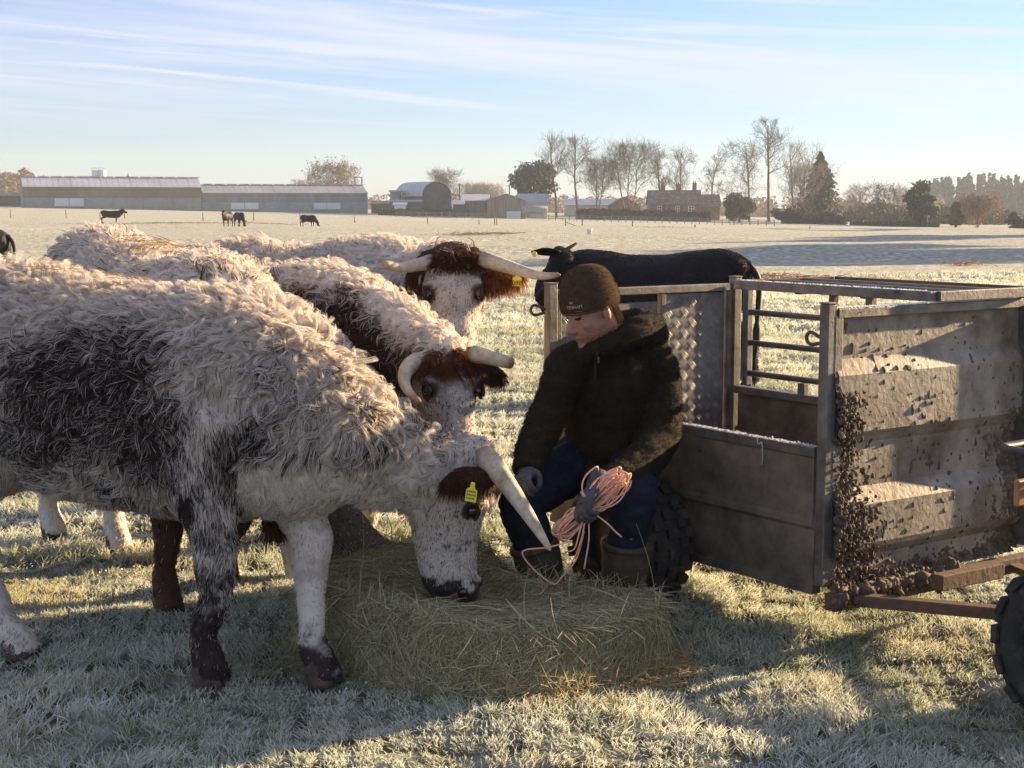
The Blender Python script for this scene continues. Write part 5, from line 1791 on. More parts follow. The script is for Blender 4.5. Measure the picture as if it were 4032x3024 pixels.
def quadplate(a, b, c, d, thick=.12):
    """closed slab under four corners"""
    a, b, c, d = map(np.asarray, (a, b, c, d))
    n = unit(np.cross(b - a, d - a)) * thick
    return MB().add([a, b, c, d, a - n, b - n, c - n, d - n], [(0, 1, 2, 3), (7, 6, 5, 4), (0, 4, 5, 1), (1, 5, 6, 2), (2, 6, 7, 3), (3, 7, 4, 0)])
def long_barn(name, label, pxs, Ys, kinds, up_mat, roof_mat, eave=4.9, low=2.3, rise=2.2, deep=8.0, gable=False):
    """pxs: bay boundaries; kinds: per bay 'w' wall or 'd' doors"""
    pts = [BP(p, y) for p, y in zip(pxs, Ys)]
    along = unit(pts[-1] - pts[0])
    zg = min(q[2] for q in pts) - .1
    nrm = unit(np.cross(along, Z1))
    if nrm[1] > 0:
        nrm = -nrm
    back = -nrm
    t = thing(name, label, 'barn', (pts[0] + pts[-1]) / 2)
    zb = max(q[2] for q in pts)
    def at(q, z, o=0.0):
        return np.array([q[0], q[1], zb + z]) + nrm * o
    core = MB()
    A0, B0 = pts[0] + along * .1, pts[-1] - along * .1
    v = [at(A0, -2), at(B0, -2), at(B0, eave - .05), at(A0, eave - .05)]
    w = [q + back * deep for q in v]
    mid = [at(A0, eave + rise - .15) + back * deep / 2, at(B0, eave + rise - .15) + back * deep / 2]
    core.add(v + w + mid, [(0, 1, 2, 3), (5, 4, 7, 6), (0, 3, 8, 7, 4), (1, 5, 6, 9, 2)])
    core.build('wall', M['clad_grey'], t)
    for i, k in enumerate(kinds):
        a, b = pts[i], pts[i + 1]
        if k == 'd':
            for s_ in (0, 1):
                p0, p1 = a + (b - a) * (.01 + .5 * s_), a + (b - a) * (.49 + .5 * s_)
                quadplate(at(p0, .35, .16), at(p1, .35, .16), at(p1, low - .1, .16), at(p0, low - .1, .16), .1).build('door', M['white_sheet'], t)
        else:
            quadplate(at(a, -.6, .10), at(b, -.6, .10), at(b, low, .10), at(a, low, .10), .1).build('concrete_panel', M['concrete'], t)
        n_ = 6
        for j in range(n_):
            p0, p1 = a + (b - a) * (j / n_ + .004), a + (b - a) * ((j + 1) / n_ - .004)
            o_ = .08 + .03 * (j % 2)
            quadplate(at(p0, low + .02, o_), at(p1, low + .02, o_), at(p1, eave, o_), at(p0, eave, o_), .05).build('cladding_sheet', M[up_mat], t)
        m_ = 5
        for j in range(m_):
            p0, p1 = a + (b - a) * (j / m_ + .003), a + (b - a) * ((j + 1) / m_ - .003)
            e0, e1 = at(p0, eave - .08, .45), at(p1, eave - .08, .45)
            r0, r1 = at(p0, eave + rise + .03 * (j % 2)) + back * deep / 2, at(p1, eave + rise + .03 * (j % 2)) + back * deep / 2
            quadplate(e0, e1, r1, r0, .08).build('roof_sheet', M[roof_mat], t)
        MB().bar(at(a, -.6, .22), at(a, low, .22), .22, .12, along).build('stanchion', M['roof_grey'], t)
    # far slope and ridge cap
    quadplate(at(pts[0], eave + rise) + back * deep / 2, at(pts[-1], eave + rise) + back * deep / 2, at(pts[-1], eave) + back * (deep + .4), at(pts[0], eave) + back * (deep + .4), .08).build('roof_slope', M[roof_mat], t)
    n_ = 14
    for j in range(n_):
        p0 = pts[0] + (pts[-1] - pts[0]) * (j + .3) / n_
        MB().bar(at(p0, eave + rise + .12) + back * deep / 2, at(p0 + along * 2.4, eave + rise + .12) + back * deep / 2, .7, .16).build('ridge_vent', M[roof_mat], t)
    return t
def lin(p0, y0, p1, y1, px):
    # depth along a straight wall at a given column of the picture
    a, b = P(p0, 850, y0)[:2], P(p1, 850, y1)[:2]
    out = []
    for q in px:
        u = P(q, 850, 1.0)[0]
        # solve a+(b-a)t with x = u*y
        d = b - a
        tt = (u * a[1] - a[0]) / (d[0] - u * d[1])
        out.append(a[1] + d[1] * tt)
    return out
pa = [92, 215, 333, 451, 568, 683, 795]
pb = [798, 908, 1020, 1127, 1234, 1340, 1448]
long_barn('long_barn', 'long barn with tan upper cladding and frosted pale roof', pa, lin(92, 352, 1450, 382, pa), 'wdwwww', 'clad_tan', 'roof_frost')
long_barn('long_barn', 'long grey clad barn with white doors joined to the tan barn', pb, lin(92, 352, 1450, 382, pb), 'wdwwdw', 'clad_grey', 'roof_grey', 4.35, 2.05, 1.9)

def shed(name, label, cat, pxL, pxR, Y, zt_wall, zt_ridge, deep, wall_m, roof_m, skew=0.0, gable_front=False, parts=()):
    """small building with its eave (or gable) to the viewer"""
    a, b = BP(pxL, Y), BP(pxR, Y + skew)
    z0 = min(a[2], b[2]) - .3
    t = thing(name, label, cat, (a + b) / 2)
    al = unit((b - a) * np.array([1, 1, 0]))
    bk = np.array([-al[1], al[0], 0])
    L_ = np.linalg.norm((b - a)[:2])
    def W(x, y, z):
        return np.array([a[0], a[1], z0]) + al * x + bk * y + Z1 * z
    hw, hr2 = zt_wall - z0, zt_ridge - z0
    wl_ = MB()
    if gable_front:
        wl_.add([W(0, 0, 0), W(L_, 0, 0), W(L_, 0, hw), W(L_ / 2, 0, hr2 - .1), W(0, 0, hw), W(0, deep, 0), W(L_, deep, 0), W(L_, deep, hw), W(L_ / 2, deep, hr2 - .1), W(0, deep, hw)],
                [(0, 1, 2, 3, 4), (9, 8, 7, 6, 5), (0, 4, 9, 5), (1, 6, 7, 2)])
        wl_.build('wall', M[wall_m], t)
        o_ = .35
        quadplate(W(-o_, -o_, hw - .1), W(L_ / 2, -o_, hr2), W(L_ / 2, deep, hr2), W(-o_, deep, hw - .1), -.12).build('roof', M[roof_m], t)
        quadplate(W(L_ / 2, -o_, hr2), W(L_ + o_, -o_, hw - .1), W(L_ + o_, deep, hw - .1), W(L_ / 2, deep, hr2), -.12).build('roof', M[roof_m], t)
    else:
        wl_.add([W(0, 0, 0), W(L_, 0, 0), W(L_, 0, hw), W(0, 0, hw), W(0, deep, 0), W(L_, deep, 0), W(L_, deep, hw), W(0, deep, hw), W(0, deep / 2, hr2 - .1), W(L_, deep / 2, hr2 - .1)],
                [(0, 1, 2, 3), (5, 4, 7, 6), (0, 3, 8, 7, 4), (1, 5, 6, 9, 2)])
        wl_.build('wall', M[wall_m], t)
        quadplate(W(-.4, -.4, hw - .1), W(L_ + .4, -.4, hw - .1), W(L_ + .4, deep / 2, hr2), W(-.4, deep / 2, hr2), .12).build('roof', M[roof_m], t)
        quadplate(W(-.4, deep / 2, hr2), W(L_ + .4, deep / 2, hr2), W(L_ + .4, deep + .4, hw - .1), W(-.4, deep + .4, hw - .1), .12).build('roof', M[roof_m], t)
    return t, W, L_, hw
def zat(px, py, Y):
    return P(px, py, Y)[2]
# round-topped barn: arched end to the viewer
Yd = 372.0
a, b = BP(1662, Yd), BP(1778, Yd)
db = thing('dutch_barn', 'round-topped dark barn with pale frosted curve of roof', 'barn', (a + b) / 2)
Wd = b[0] - a[0]
z0 = a[2] - .3
ze, zt_ = zat(1720, 772, Yd), zat(1720, 717, Yd)
arc = [np.array([a[0] + Wd * (.5 - .5 * math.cos(t)), 0, ze + (zt_ - ze) * math.sin(t)]) for t in np.linspace(0, math.pi, 17)]
sh = np.array([-7.5, 17.0, 0])
end = [np.array([a[0], Yd, z0])] + [q + np.array([0, Yd, 0]) for q in arc] + [np.array([b[0], Yd, z0])]
MB().add(end + [q + sh for q in end], [tuple(range(len(end)))] + [(i, i + len(end), i + 1 + len(end), i + 1) for i in (0, len(end) - 2)]).build('wall', M['dark_sheet'], db)
for i in range(16):
    p0, p1 = arc[i] + np.array([0, Yd - .3, .1]), arc[i + 1] + np.array([0, Yd - .3, .1])
    quadplate(p0, p1, p1 + sh * 1.03, p0 + sh * 1.03, -.1).build('roof_sheet', M['roof_frost'], db)
# lean-to and pale sheet beside it
shed('lean_to', 'low grey lean-to left of the round-topped barn', 'shed', 1535, 1655, 366, zat(1600, 792, 366), zat(1600, 786, 366), 8, 'dark_sheet', 'roof_grey')
t_, W_, L_, hw_ = shed('sheeted_shed', 'pale grey sheeted shed beside the round-topped barn', 'shed', 1537, 1572, 378, zat(1550, 752, 378), zat(1550, 748, 378), 6, 'concrete', 'roof_grey')
shed('caravan', 'small white caravan parked before the farm sheds', 'caravan', 1553, 1596, 352, zat(1570, 803, 352), zat(1570, 797, 352), 2.2, 'white_paint', 'white_paint')
t_, W_, L_, hw_ = shed('gabled_shed', 'timber shed with frosted roof, gable end to the viewer', 'shed', 1918, 2068, 335, zat(1990, 788, 335), zat(1990, 763, 335), 26, 'timber', 'roof_frost', 0, True)
for i in range(14):
    x0 = L_ * i / 14
    zt2 = hw_ + (zat(1990, 763, 335) - zat(1990, 788, 335)) * (1 - abs((x0 + L_ / 28) / L_ - .5) * 2) - .35
    quadplate(W_(x0 + .02, -.06, 2.0 if 7 <= i < 13 else .2), W_(x0 + L_ / 14 - .03, -.06, 2.0 if 7 <= i < 13 else .2), W_(x0 + L_ / 14 - .03, -.06, zt2), W_(x0 + .02, -.06, zt2), .05).build('board', M['timber'], t_)
quadplate(W_(L_ * .51, -.08, .15), W_(L_ * .88, -.08, .15), W_(L_ * .88, -.08, 1.9), W_(L_ * .51, -.08, 1.9), .05).build('sliding_door', M['white_sheet'], t_)
shed('timber_shed', 'grey boarded shed behind the gabled one, frost on its roof', 'shed', 1822, 1920, 345, zat(1870, 788, 345), zat(1870, 764, 345), 14, 'timber', 'roof_frost')
shed('low_shed', 'low shed with pale sheet roof right of the gabled shed', 'shed', 2042, 2155, 350, zat(2100, 800, 350), zat(2100, 762, 350), 10, 'render', 'roof_grey')
shed('tiny_hut', 'tiny hut with snowy roof left of the gabled shed', 'shed', 1784, 1822, 340, zat(1800, 802, 340), zat(1800, 788, 340), 5, 'dark_sheet', 'roof_frost')
shed('white_bungalow', 'long low pale building half hidden by bare trunks', 'building', 2225, 2420, 425, zat(2300, 806, 425), zat(2300, 782, 425), 9, 'render', 'roof_frost')
shed('brick_outhouse', 'low brick outhouse with gable between the bare trees', 'building', 2400, 2520, 415, zat(2450, 812, 415), zat(2450, 775, 415), 9, 'brick_wall', 'tile_roof', 0, True)
# horizontal tank
tk0, tk1 = BP(2058, 330), BP(2156, 330)
tkz = zat(2100, 828, 330)
tkt = thing('fuel_tank', 'pale cylinder tank lying on its side before the sheds', 'tank', (tk0 + tk1) / 2)
MB().loft([np.array([tk0[0] + (tk1[0] - tk0[0]) * s_, 330, tkz]) for s_ in (0, .02, .98, 1)], [.6, .85, .85, .6], [.6, .85, .85, .6], n=18).build('drum', M['concrete'], tkt, True)
for s_ in (.2, .8):
    MB().box((tk0[0] + (tk1[0] - tk0[0]) * s_, 330, tkz - 1.0), (.4, 1.2, 1.2)).build('cradle', M['concrete'], tkt)
# farmhouse
Yh = 395.0
t_, W_, L_, hw_ = shed('farmhouse', 'timbered brick farmhouse with dark roof and three chimneys', 'house', 2560, 2760, Yh, zat(2650, 803, Yh), zat(2650, 748, Yh), 9, 'brick_wall', 'tile_roof')
for pxc, top in ((2617, 727), (2675, 724), (2742, 720)):
    x_ = (P(pxc, 800, Yh)[0] - W_(0, 0, 0)[0])
    z_ = zat(pxc, top, Yh) - W_(0, 0, 0)[2]
    ch = MB().box(W_(x_, 4.5, (z_ + hw_) / 2), (1.0, 1.0, z_ - hw_)).build('chimney', M['brick_wall'], t_)
    for dx in (-.22, .22):
        MB().tube([W_(x_ + dx, 4.5, z_), W_(x_ + dx, 4.5, z_ + .5)], .14, 8).build('chimney_pot', M['brick_wall'], ch, True)
for i in range(9):
    MB().bar(W_(L_ * (i + .5) / 9, -.05, .3), W_(L_ * (i + .5) / 9, -.05, hw_ - .2), .16, .06, (0, 1, 0)).build('timber_beam', M['dark_beam'], t_)
for pxc, wd in ((2596, 1.1), (2668, 1.0), (2722, 1.5)):
    x_ = (P(pxc, 800, Yh)[0] - W_(0, 0, 0)[0])
    fr_ = MB().box(W_(x_, -.08, hw_ - 1.25), (wd, .1, 1.5)).build('window', M['white_paint'], t_)
    for sx in (-1, 1):
        for sz in (-1, 1):
            MB().box(W_(x_ + sx * wd * .23, -.14, hw_ - 1.25 + sz * .35), (wd * .38, .03, .58)).build('pane', M['glass'], fr_)
shed('house_wing', 'lower wing at the far end of the farmhouse', 'house', 2762, 2834, 397, zat(2800, 812, 397), zat(2800, 765, 397), 8, 'brick_wall', 'tile_roof')
# silos beyond the barn
for i, (px0, px1, top) in enumerate(((365, 391, 672), (392, 420, 672))):
    Ysi = 520.0
    r_ = (P(px1, 800, Ysi)[0] - P(px0, 800, Ysi)[0]) / 2
    xc = P((px0 + px1) / 2, 800, Ysi)[0]
    zt_ = zat(380, top, Ysi)
    si = thing('silo', ('white silo with railing, the one next to the low tank' if i == 0 else 'white silo with railing, the one farther from the low tank'), 'silo', (xc, Ysi, 0), 'pair of white silos')
    MB().loft([(xc, Ysi, -3), (xc, Ysi, zt_), (xc, Ysi, zt_ + .25)], [r_, r_, r_ * .6], [r_, r_, r_ * .6], n=24).build('drum', M['white_sheet'], si, True)
    for j in range(10):
        a_ = 2 * math.pi * j / 10
        MB().tube([(xc + r_ * math.cos(a_), Ysi + r_ * math.sin(a_), zt_), (xc + r_ * math.cos(a_), Ysi + r_ * math.sin(a_), zt_ + .9)], .05, 5).build('rail_post', M['roof_grey'], si)
    MB().tube([(xc + r_ * math.cos(a_), Ysi + r_ * math.sin(a_), zt_ + .9) for a_ in np.linspace(0, 2 * math.pi, 20)], .05, 5).build('hand_rail', M['roof_grey'], si)
xc0, xc1 = P(327, 800, 520)[0], P(362, 800, 520)[0]
lt = thing('low_tank', 'low grey tank frame beside the white silos', 'tank', ((xc0 + xc1) / 2, 518, 0))
MB().box(((xc0 + xc1) / 2, 518, zat(340, 700, 518) - 2), (xc1 - xc0, 3, 5)).build('body', M['roof_frost'], lt)
for j in range(5):
    x_ = xc0 + (xc1 - xc0) * j / 4
    MB().tube([(x_, 518, zat(340, 702, 518)), (x_, 518, zat(340, 690, 518))], .06, 5).build('rail_post', M['roof_grey'], lt)
fl_ = thing('vent_tower', 'slim metal vent tower rising behind the barn roof', 'tower', (P(508, 800, 480)[0], 480, 0))
xf = P(508, 800, 480)[0]
MB().loft([(xf, 480, 0), (xf, 480, zat(508, 694, 480)), (xf, 480, zat(508, 690, 480)), (xf, 480, zat(508, 681, 480))], [.7, .7, .25, .2], [.7, .7, .25, .2], n=12).build('stack', M['roof_grey'], fl_, True)
MB().loft([(xf, 480, zat(508, 702, 480)), (xf, 480, zat(508, 698, 480))], [1.1, 1.1], [1.1, 1.1], n=14).build('gallery', M['roof_grey'], fl_, True)
# poles
pp_ = thing('transformer_pole', 'twin pole frame with cross arms at the barn end', 'pole', (P(1412, 800, 420)[0], 420, 0))
for px in (1399, 1426):
    x_ = P(px, 800, 420)[0]
    MB().tube([(x_, 420, -3), (x_, 420, zat(px, 697, 420))], .16, 8).build('pole', M['dark_beam'], pp_, True)
for py in (699, 733):
    MB().bar((P(1397, 800, 420)[0], 420, zat(1400, py, 420)), (P(1428, 800, 420)[0], 420, zat(1400, py, 420)), .14, .2).build('cross_arm', M['dark_beam'], pp_)
for px in (1405, 1412, 1420):
    MB().tube([(P(px, 800, 420)[0], 420, zat(1400, 733, 420)), (P(px, 800, 420)[0], 420, zat(1400, 722, 420))], .09, 6).build('insulator', M['white_paint'], pp_)
for px, top, Y_, lb in ((1810, 722, 400, 'telegraph pole by the tiny hut'), (2006, 726, 420, 'telegraph pole left of the dark evergreen oak'), (176, 688, 560, 'thin pole beyond the left end of the barn')):
    x_ = P(px, 800, Y_)[0]
    tp_ = thing('telegraph_pole', lb + (' ' if len(lb.split()) > 4 else ' roof'), 'pole', (x_, Y_, 0), 'telegraph poles')
    tp_['label'] = lb
    MB().tube([(x_, Y_, -4), (x_, Y_, zat(px, top, Y_))], .17, 8).build('pole', M['dark_beam'], tp_, True)
    MB().bar((x_ - .9, Y_, zat(px, top + 6, Y_)), (x_ + .9, Y_, zat(px, top + 6, Y_)), .12, .14).build('cross_arm', M['dark_beam'], tp_)
# stack of dark bales and yard clutter left of the barn
for i, (p0, p1, top, lb) in enumerate(((-60, 88, 758, 'dark clad outbuilding at the left end of the barn'), (1462, 1538, 790, 'dark shed between the long barn and the pale shed'))):
    shed('dark_shed', lb, 'shed', p0, p1, 372 + i * 20, zat(p0, top + 12, 372 + i * 20), zat(p0, top, 372 + i * 20), 9, 'dark_sheet', 'dark_sheet')

# ------------------------------------------------------------------ field posts, hedge and paddock fence
field = [(43, 824, 858), (261, 826, 860), (490, 826, 862), (800, 838, 870), (999, 842, 872), (1182, 845, 874), (1397, 850, 876), (1684, 853, 881), (1887, 866, 884),
         (1948, 853, 884), (1957, 854, 885), (2228, 860, 888), (2293, 861, 888), (2491, 870, 892), (2738, 886, 897), (3190, 893, 902)]
where = ['leftmost of all', 'second from the left, under the white barn door', 'just right of the steer standing side on', 'beneath the tan barn wall', 'above the grazing pair', 'under the grey barn doors',
         'under the right end of the grey barn', 'stout one below the round-topped barn', 'short one right of the stout post', 'left one of a close pair', 'right one of a close pair', 'one with a slanting brace', 'just right of the braced post',
         'short one below the farmhouse hedge', 'stub below the farmhouse', 'stub below the tall conifer']
for i, (px, t0, b0) in enumerate(field):
    dep = math.radians(6.71) - math.atan((CY - b0) / F_PX)
    Y_ = 150.0
    for _ in range(20):
        x_ = P(px, 850, Y_)[0]
        Y_ = (EYE - float(z_ground(np.array([x_]), np.array([Y_]))[0])) / math.tan(dep)
        Y_ = min(max(Y_, 30), 320)
    x_ = P(px, 850, Y_)[0]
    zb_ = float(z_ground(np.array([x_]), np.array([Y_]))[0])
    hgt = (b0 - t0) * Y_ / F_PX
    tl = np.array([random.uniform(-.05, .05), 0, 1])
    o = MB().loft([np.array([x_, Y_, zb_ - .3]), np.array([x_, Y_, zb_]) + tl * hgt * .97, np.array([x_, Y_, zb_]) + tl * hgt], [.075, .07, .045], [.075, .07, .045], n=8).build('fence_post', M['timber'], None, True)
    tag(o, 'field fence post, ' + where[i], 'fence post', 'posts of the field fence')
    if i == 11:
        MB().bar(np.array([x_, Y_, zb_ + hgt * .55]), np.array([x_ + 1.35, Y_, zb_ - .05]), .08, .08).build('brace', M['timber'], o)
def leafmass(name, gen, n, size, m, parent, seed, aspect=.8):
    """many leaf-sized faces through a volume; gen(g,n) -> points"""
    g = np.random.default_rng(seed)
    c = gen(g, n)
    n = len(c)
    a = unit(g.normal(0, 1, (n, 3)))
    b = unit(np.cross(a, g.normal(0, 1, (n, 3))))
    s_ = size * g.uniform(.5, 1.3, (n, 1))
    v = np.stack([c - a * s_, c + b * s_ * aspect, c + a * s_, c - b * s_ * aspect], 1)
    f = np.arange(n * 4).reshape(-1, 4)
    return obj(name, np_mesh(name, v.reshape(-1, 3), f), m, parent)
def hedge(name, label, p0, p1, Y0, Y1, h, w, n, seed, m='hedge_leaf'):
    a, b = BP(p0, Y0), BP(p1, Y1)
    t = thing(name, label, 'hedge', (a + b) / 2)
    def gen(g, n):
        s_ = g.random(n)
        hh = h * (1 + .12 * vn(np.stack([s_ * 25, s_ * 0, s_ * 0], 1), seed))
        z = hh * g.random(n) ** .7
        p = a + (b - a) * s_[:, None]
        p[:, 2] += z
        p[:, 1] += g.uniform(-w, w, n)
        return p
    leafmass('foliage', gen, n, .22, M[m], t, seed)
    mid = MB()
    mid.bar(a + Z1 * h * .42, b + Z1 * h * .42, w * 1.4, h * .84)
    mid.build('stems', M['hedge_leaf'], t)
hedge('clipped_hedge', 'clipped dark hedge in front of the farmhouse', 2270, 2796, 345, 352, 2.3, 1.0, 7000, 401)
hedge('field_hedge', 'straggling low hedge along the right field edge', 3080, 3330, 345, 340, 1.8, 1.5, 3500, 402)
hedge('orchard_hedge', 'thin low hedge under the orchard trees', 3350, 3700, 335, 330, 1.0, 1.2, 2600, 403)
hedge('yard_hedge', 'rough brown hedge along the farmyard below the sheds', 1490, 1800, 345, 345, 1.6, 1.4, 2600, 404)
def paddock(p0, p1, Y0, Y1, n, label, h=1.15):
    a, b = BP(p0, Y0), BP(p1, Y1)
    t = thing('paddock_fence', label, 'fence', (a + b) / 2)
    for i in range(n):
        q = a + (b - a) * i / (n - 1)
        q[2] = gz(q[0], q[1])
        MB().box(q + Z1 * (h / 2 - .1), (.14, .14, h + .2)).build('post', M['timber'], t)
        if i:
            for z in (.4, .75, 1.05):
                MB().bar(pr + Z1 * z, q + Z1 * z, .05, .10).build('rail', M['timber'], t)
        pr = q
paddock(2160, 2875, 318, 300, 26, 'post and rail paddock fence below the farmhouse hedge')
paddock(2890, 3050, 296, 292, 6, 'short post and rail fence left of the tall conifer')
paddock(1560, 1920, 325, 322, 13, 'rough rail fence before the farm sheds')
# small things on the field
bk = BP(2322, 78)
bk[2] = float(z_ground(np.array([bk[0]]), np.array([78.0]))[0])
bt = thing('bucket', 'white bucket standing out on the frosty field', 'bucket', bk)
MB().loft([bk + Z1 * .0, bk + Z1 * .24, bk + Z1 * .25], [.10, .135, .145], [.10, .135, .145], n=16).build('pail', M['white_paint'], bt, True)
MB().tube([bk + np.array([.14 * math.cos(a_), 0, .24 - .10 * math.sin(a_)]) for a_ in np.linspace(0, math.pi, 10)], .006, 5).build('handle', M['steel'], bt, True)
def scraps():
    g = np.random.default_rng(55)
    P_ = []
    for px, py, n, w in ((640, 877, 700, 3.2), (1000, 876, 300, 2.0), (1070, 872, 260, 1.2), (2560, 880, 60, 1.0), (3810, 1068, 90, .35), (1850, 945, 300, .8), (1980, 945, 120, .5), (2950, 1130, 500, .7), (3080, 1140, 400, .8)):
        dep = math.radians(6.71) - math.atan((CY - py) / F_PX)
        Y_ = (EYE + .25) / math.tan(dep)
        x_ = P(px, 850, Y_)[0] + g.normal(0, w, n)
        y_ = Y_ + g.normal(0, w * .8, n)
        z_ = z_ground(x_, y_) + g.uniform(.02, .08, n)
        d = unit(g.normal(0, 1, (n, 3)) * np.array([1, 1, .3]))
        s_ = (.05 + Y_ * .0008)
        P_.append(np.stack([x_, y_, z_], 1)[:, None] + d[:, None] * (np.linspace(-1, 1, 4) * s_)[None, :, None])
    P_ = np.concatenate(P_)
    o = strands('hay_scraps', P_, np.array([.4, 1, 1, .4]) * .008, np.array([.30, .19, .09]) * g.uniform(.5, 1.2, (len(P_), 1)), M['straw'])
    o['kind'] = 'stuff'
    tag(o, 'brown wisps of old hay strewn on the field', 'hay')
scraps()
# ================================================================== trees
def bare_tree(name, label, px, top, Y, crown_px, seed, first=.35, up=.55, stems=1, lean=0.0, col=(.14, .115, .09), levels=4, leafy=0, base_dz=-.4, droop=0.0, dens=1.0, twig_w=.022, gnarl=.14, group='bare trees round the farm'):
    b = BP(px, Y)
    H_ = zat(px, top, Y) - b[2]
    Wc = (crown_px[1] - crown_px[0]) * Y / F_PX / 2
    shift = ((crown_px[0] + crown_px[1]) / 2 - px) * Y / F_PX
    g = np.random.default_rng(seed)
    t = thing(name, label, 'tree', b, group)
    tr_ = MB()
    tw, tr = [], []
    n = 7
    p = np.tile(b + Z1 * base_dz, (stems, 1))
    d = unit(np.stack([lean + (np.arange(stems) - (stems - 1) / 2) * .30, g.normal(0, .05, stems), np.ones(stems)], 1))
    L_ = np.where(np.arange(stems) == 0, H_ * .97, H_ * .86) - base_dz
    r = np.full(stems, max(.16, H_ * .018) / stems ** .4)
    for lv in range(levels + 1):
        m_ = len(p)
        pts = np.empty((m_, n + 1, 3))
        pts[:, 0] = p
        q, dd = p.copy(), d.copy()
        for i in range(n):
            dd = unit(dd + g.normal(0, gnarl * (.35 if lv == 0 else 1 + .25 * lv), (m_, 3)) + Z1 * (.06 - droop * (lv > 1)) + np.array([shift / H_ * .10, 0, 0]))
            q = q + dd * (L_ / n)[:, None]
            pts[:, i + 1] = q
        rad = r[:, None] * np.linspace(1, .32, n + 1)[None]
        thick = r > .06
        for i in np.nonzero(thick)[0]:
            tr_.loft(pts[i], rad[i], rad[i], n=7 if lv < 2 else 5)
        if (~thick).any():
            tw.append(pts[~thick])
            tr.append(np.maximum(rad[~thick], twig_w * np.linspace(1, .5, n + 1)))
        if lv == levels:
            break
        kids = int(round((12, 6, 5, 3.4, 4)[lv] * dens))
        f0 = first if lv == 0 else .18
        sfr = f0 + (1 - f0) * (np.arange(kids)[None] + g.random((m_, kids))) / kids * .97
        j = np.minimum((sfr * n).astype(int), n - 1)
        bi = np.repeat(np.arange(m_), kids)
        jj = j.ravel()
        at = pts[bi, jj] + (pts[bi, jj + 1] - pts[bi, jj]) * (sfr.ravel() * n - jj)[:, None]
        ax = unit(pts[bi, jj + 1] - pts[bi, jj])
        e1 = unit(np.cross(ax, np.where(np.abs(ax[:, 2:]) < .9, [[.3, .2, 1.0]], [[1.0, 0, 0]])))
        e2 = np.cross(ax, e1)
        N_ = len(at)
        az = g.uniform(0, 2 * math.pi, N_)
        spd = g.uniform(.55, 1.15, N_) * (1.3 - up * .45)
        nd = unit(ax * np.cos(spd)[:, None] + (e1 * np.cos(az)[:, None] + e2 * np.sin(az)[:, None]) * np.sin(spd)[:, None] + Z1 * up * .35)
        zr_ = (at[:, 2] - b[2]) / H_
        if lv == 0:
            ln = Wc * (1.55 - .55 * zr_) * g.uniform(.75, 1.15, N_)
        else:
            ln = L_[bi] * g.uniform(.45, .75, N_)
        rr_ = np.maximum(rad[bi, jj] * g.uniform(.40, .62, N_), .012)
        ok = (np.abs(at[:, 0] - b[0] - shift * zr_) < Wc * 1.2) & (zr_ < 1.02)
        p, d, L_, r = at[ok], nd[ok], ln[ok], rr_[ok]
    tr_.build('trunk', M['bark'], t, True)
    tw = np.concatenate(tw)
    tr = np.concatenate(tr)
    c = np.array(col) * g.uniform(.6, 1.35, (len(tw), 1))
    strands('crown', tw, tr, c, M['twig'], t)
    if leafy:
        src = tw[:, -3:].reshape(-1, 3)
        def gen(g_, n):
            return src[g_.integers(0, len(src), n)] + g_.normal(0, .35, (n, 3))
        leafmass('leaves', gen, leafy, .22, M['brown_leaf'], t, seed + 1)
    return t
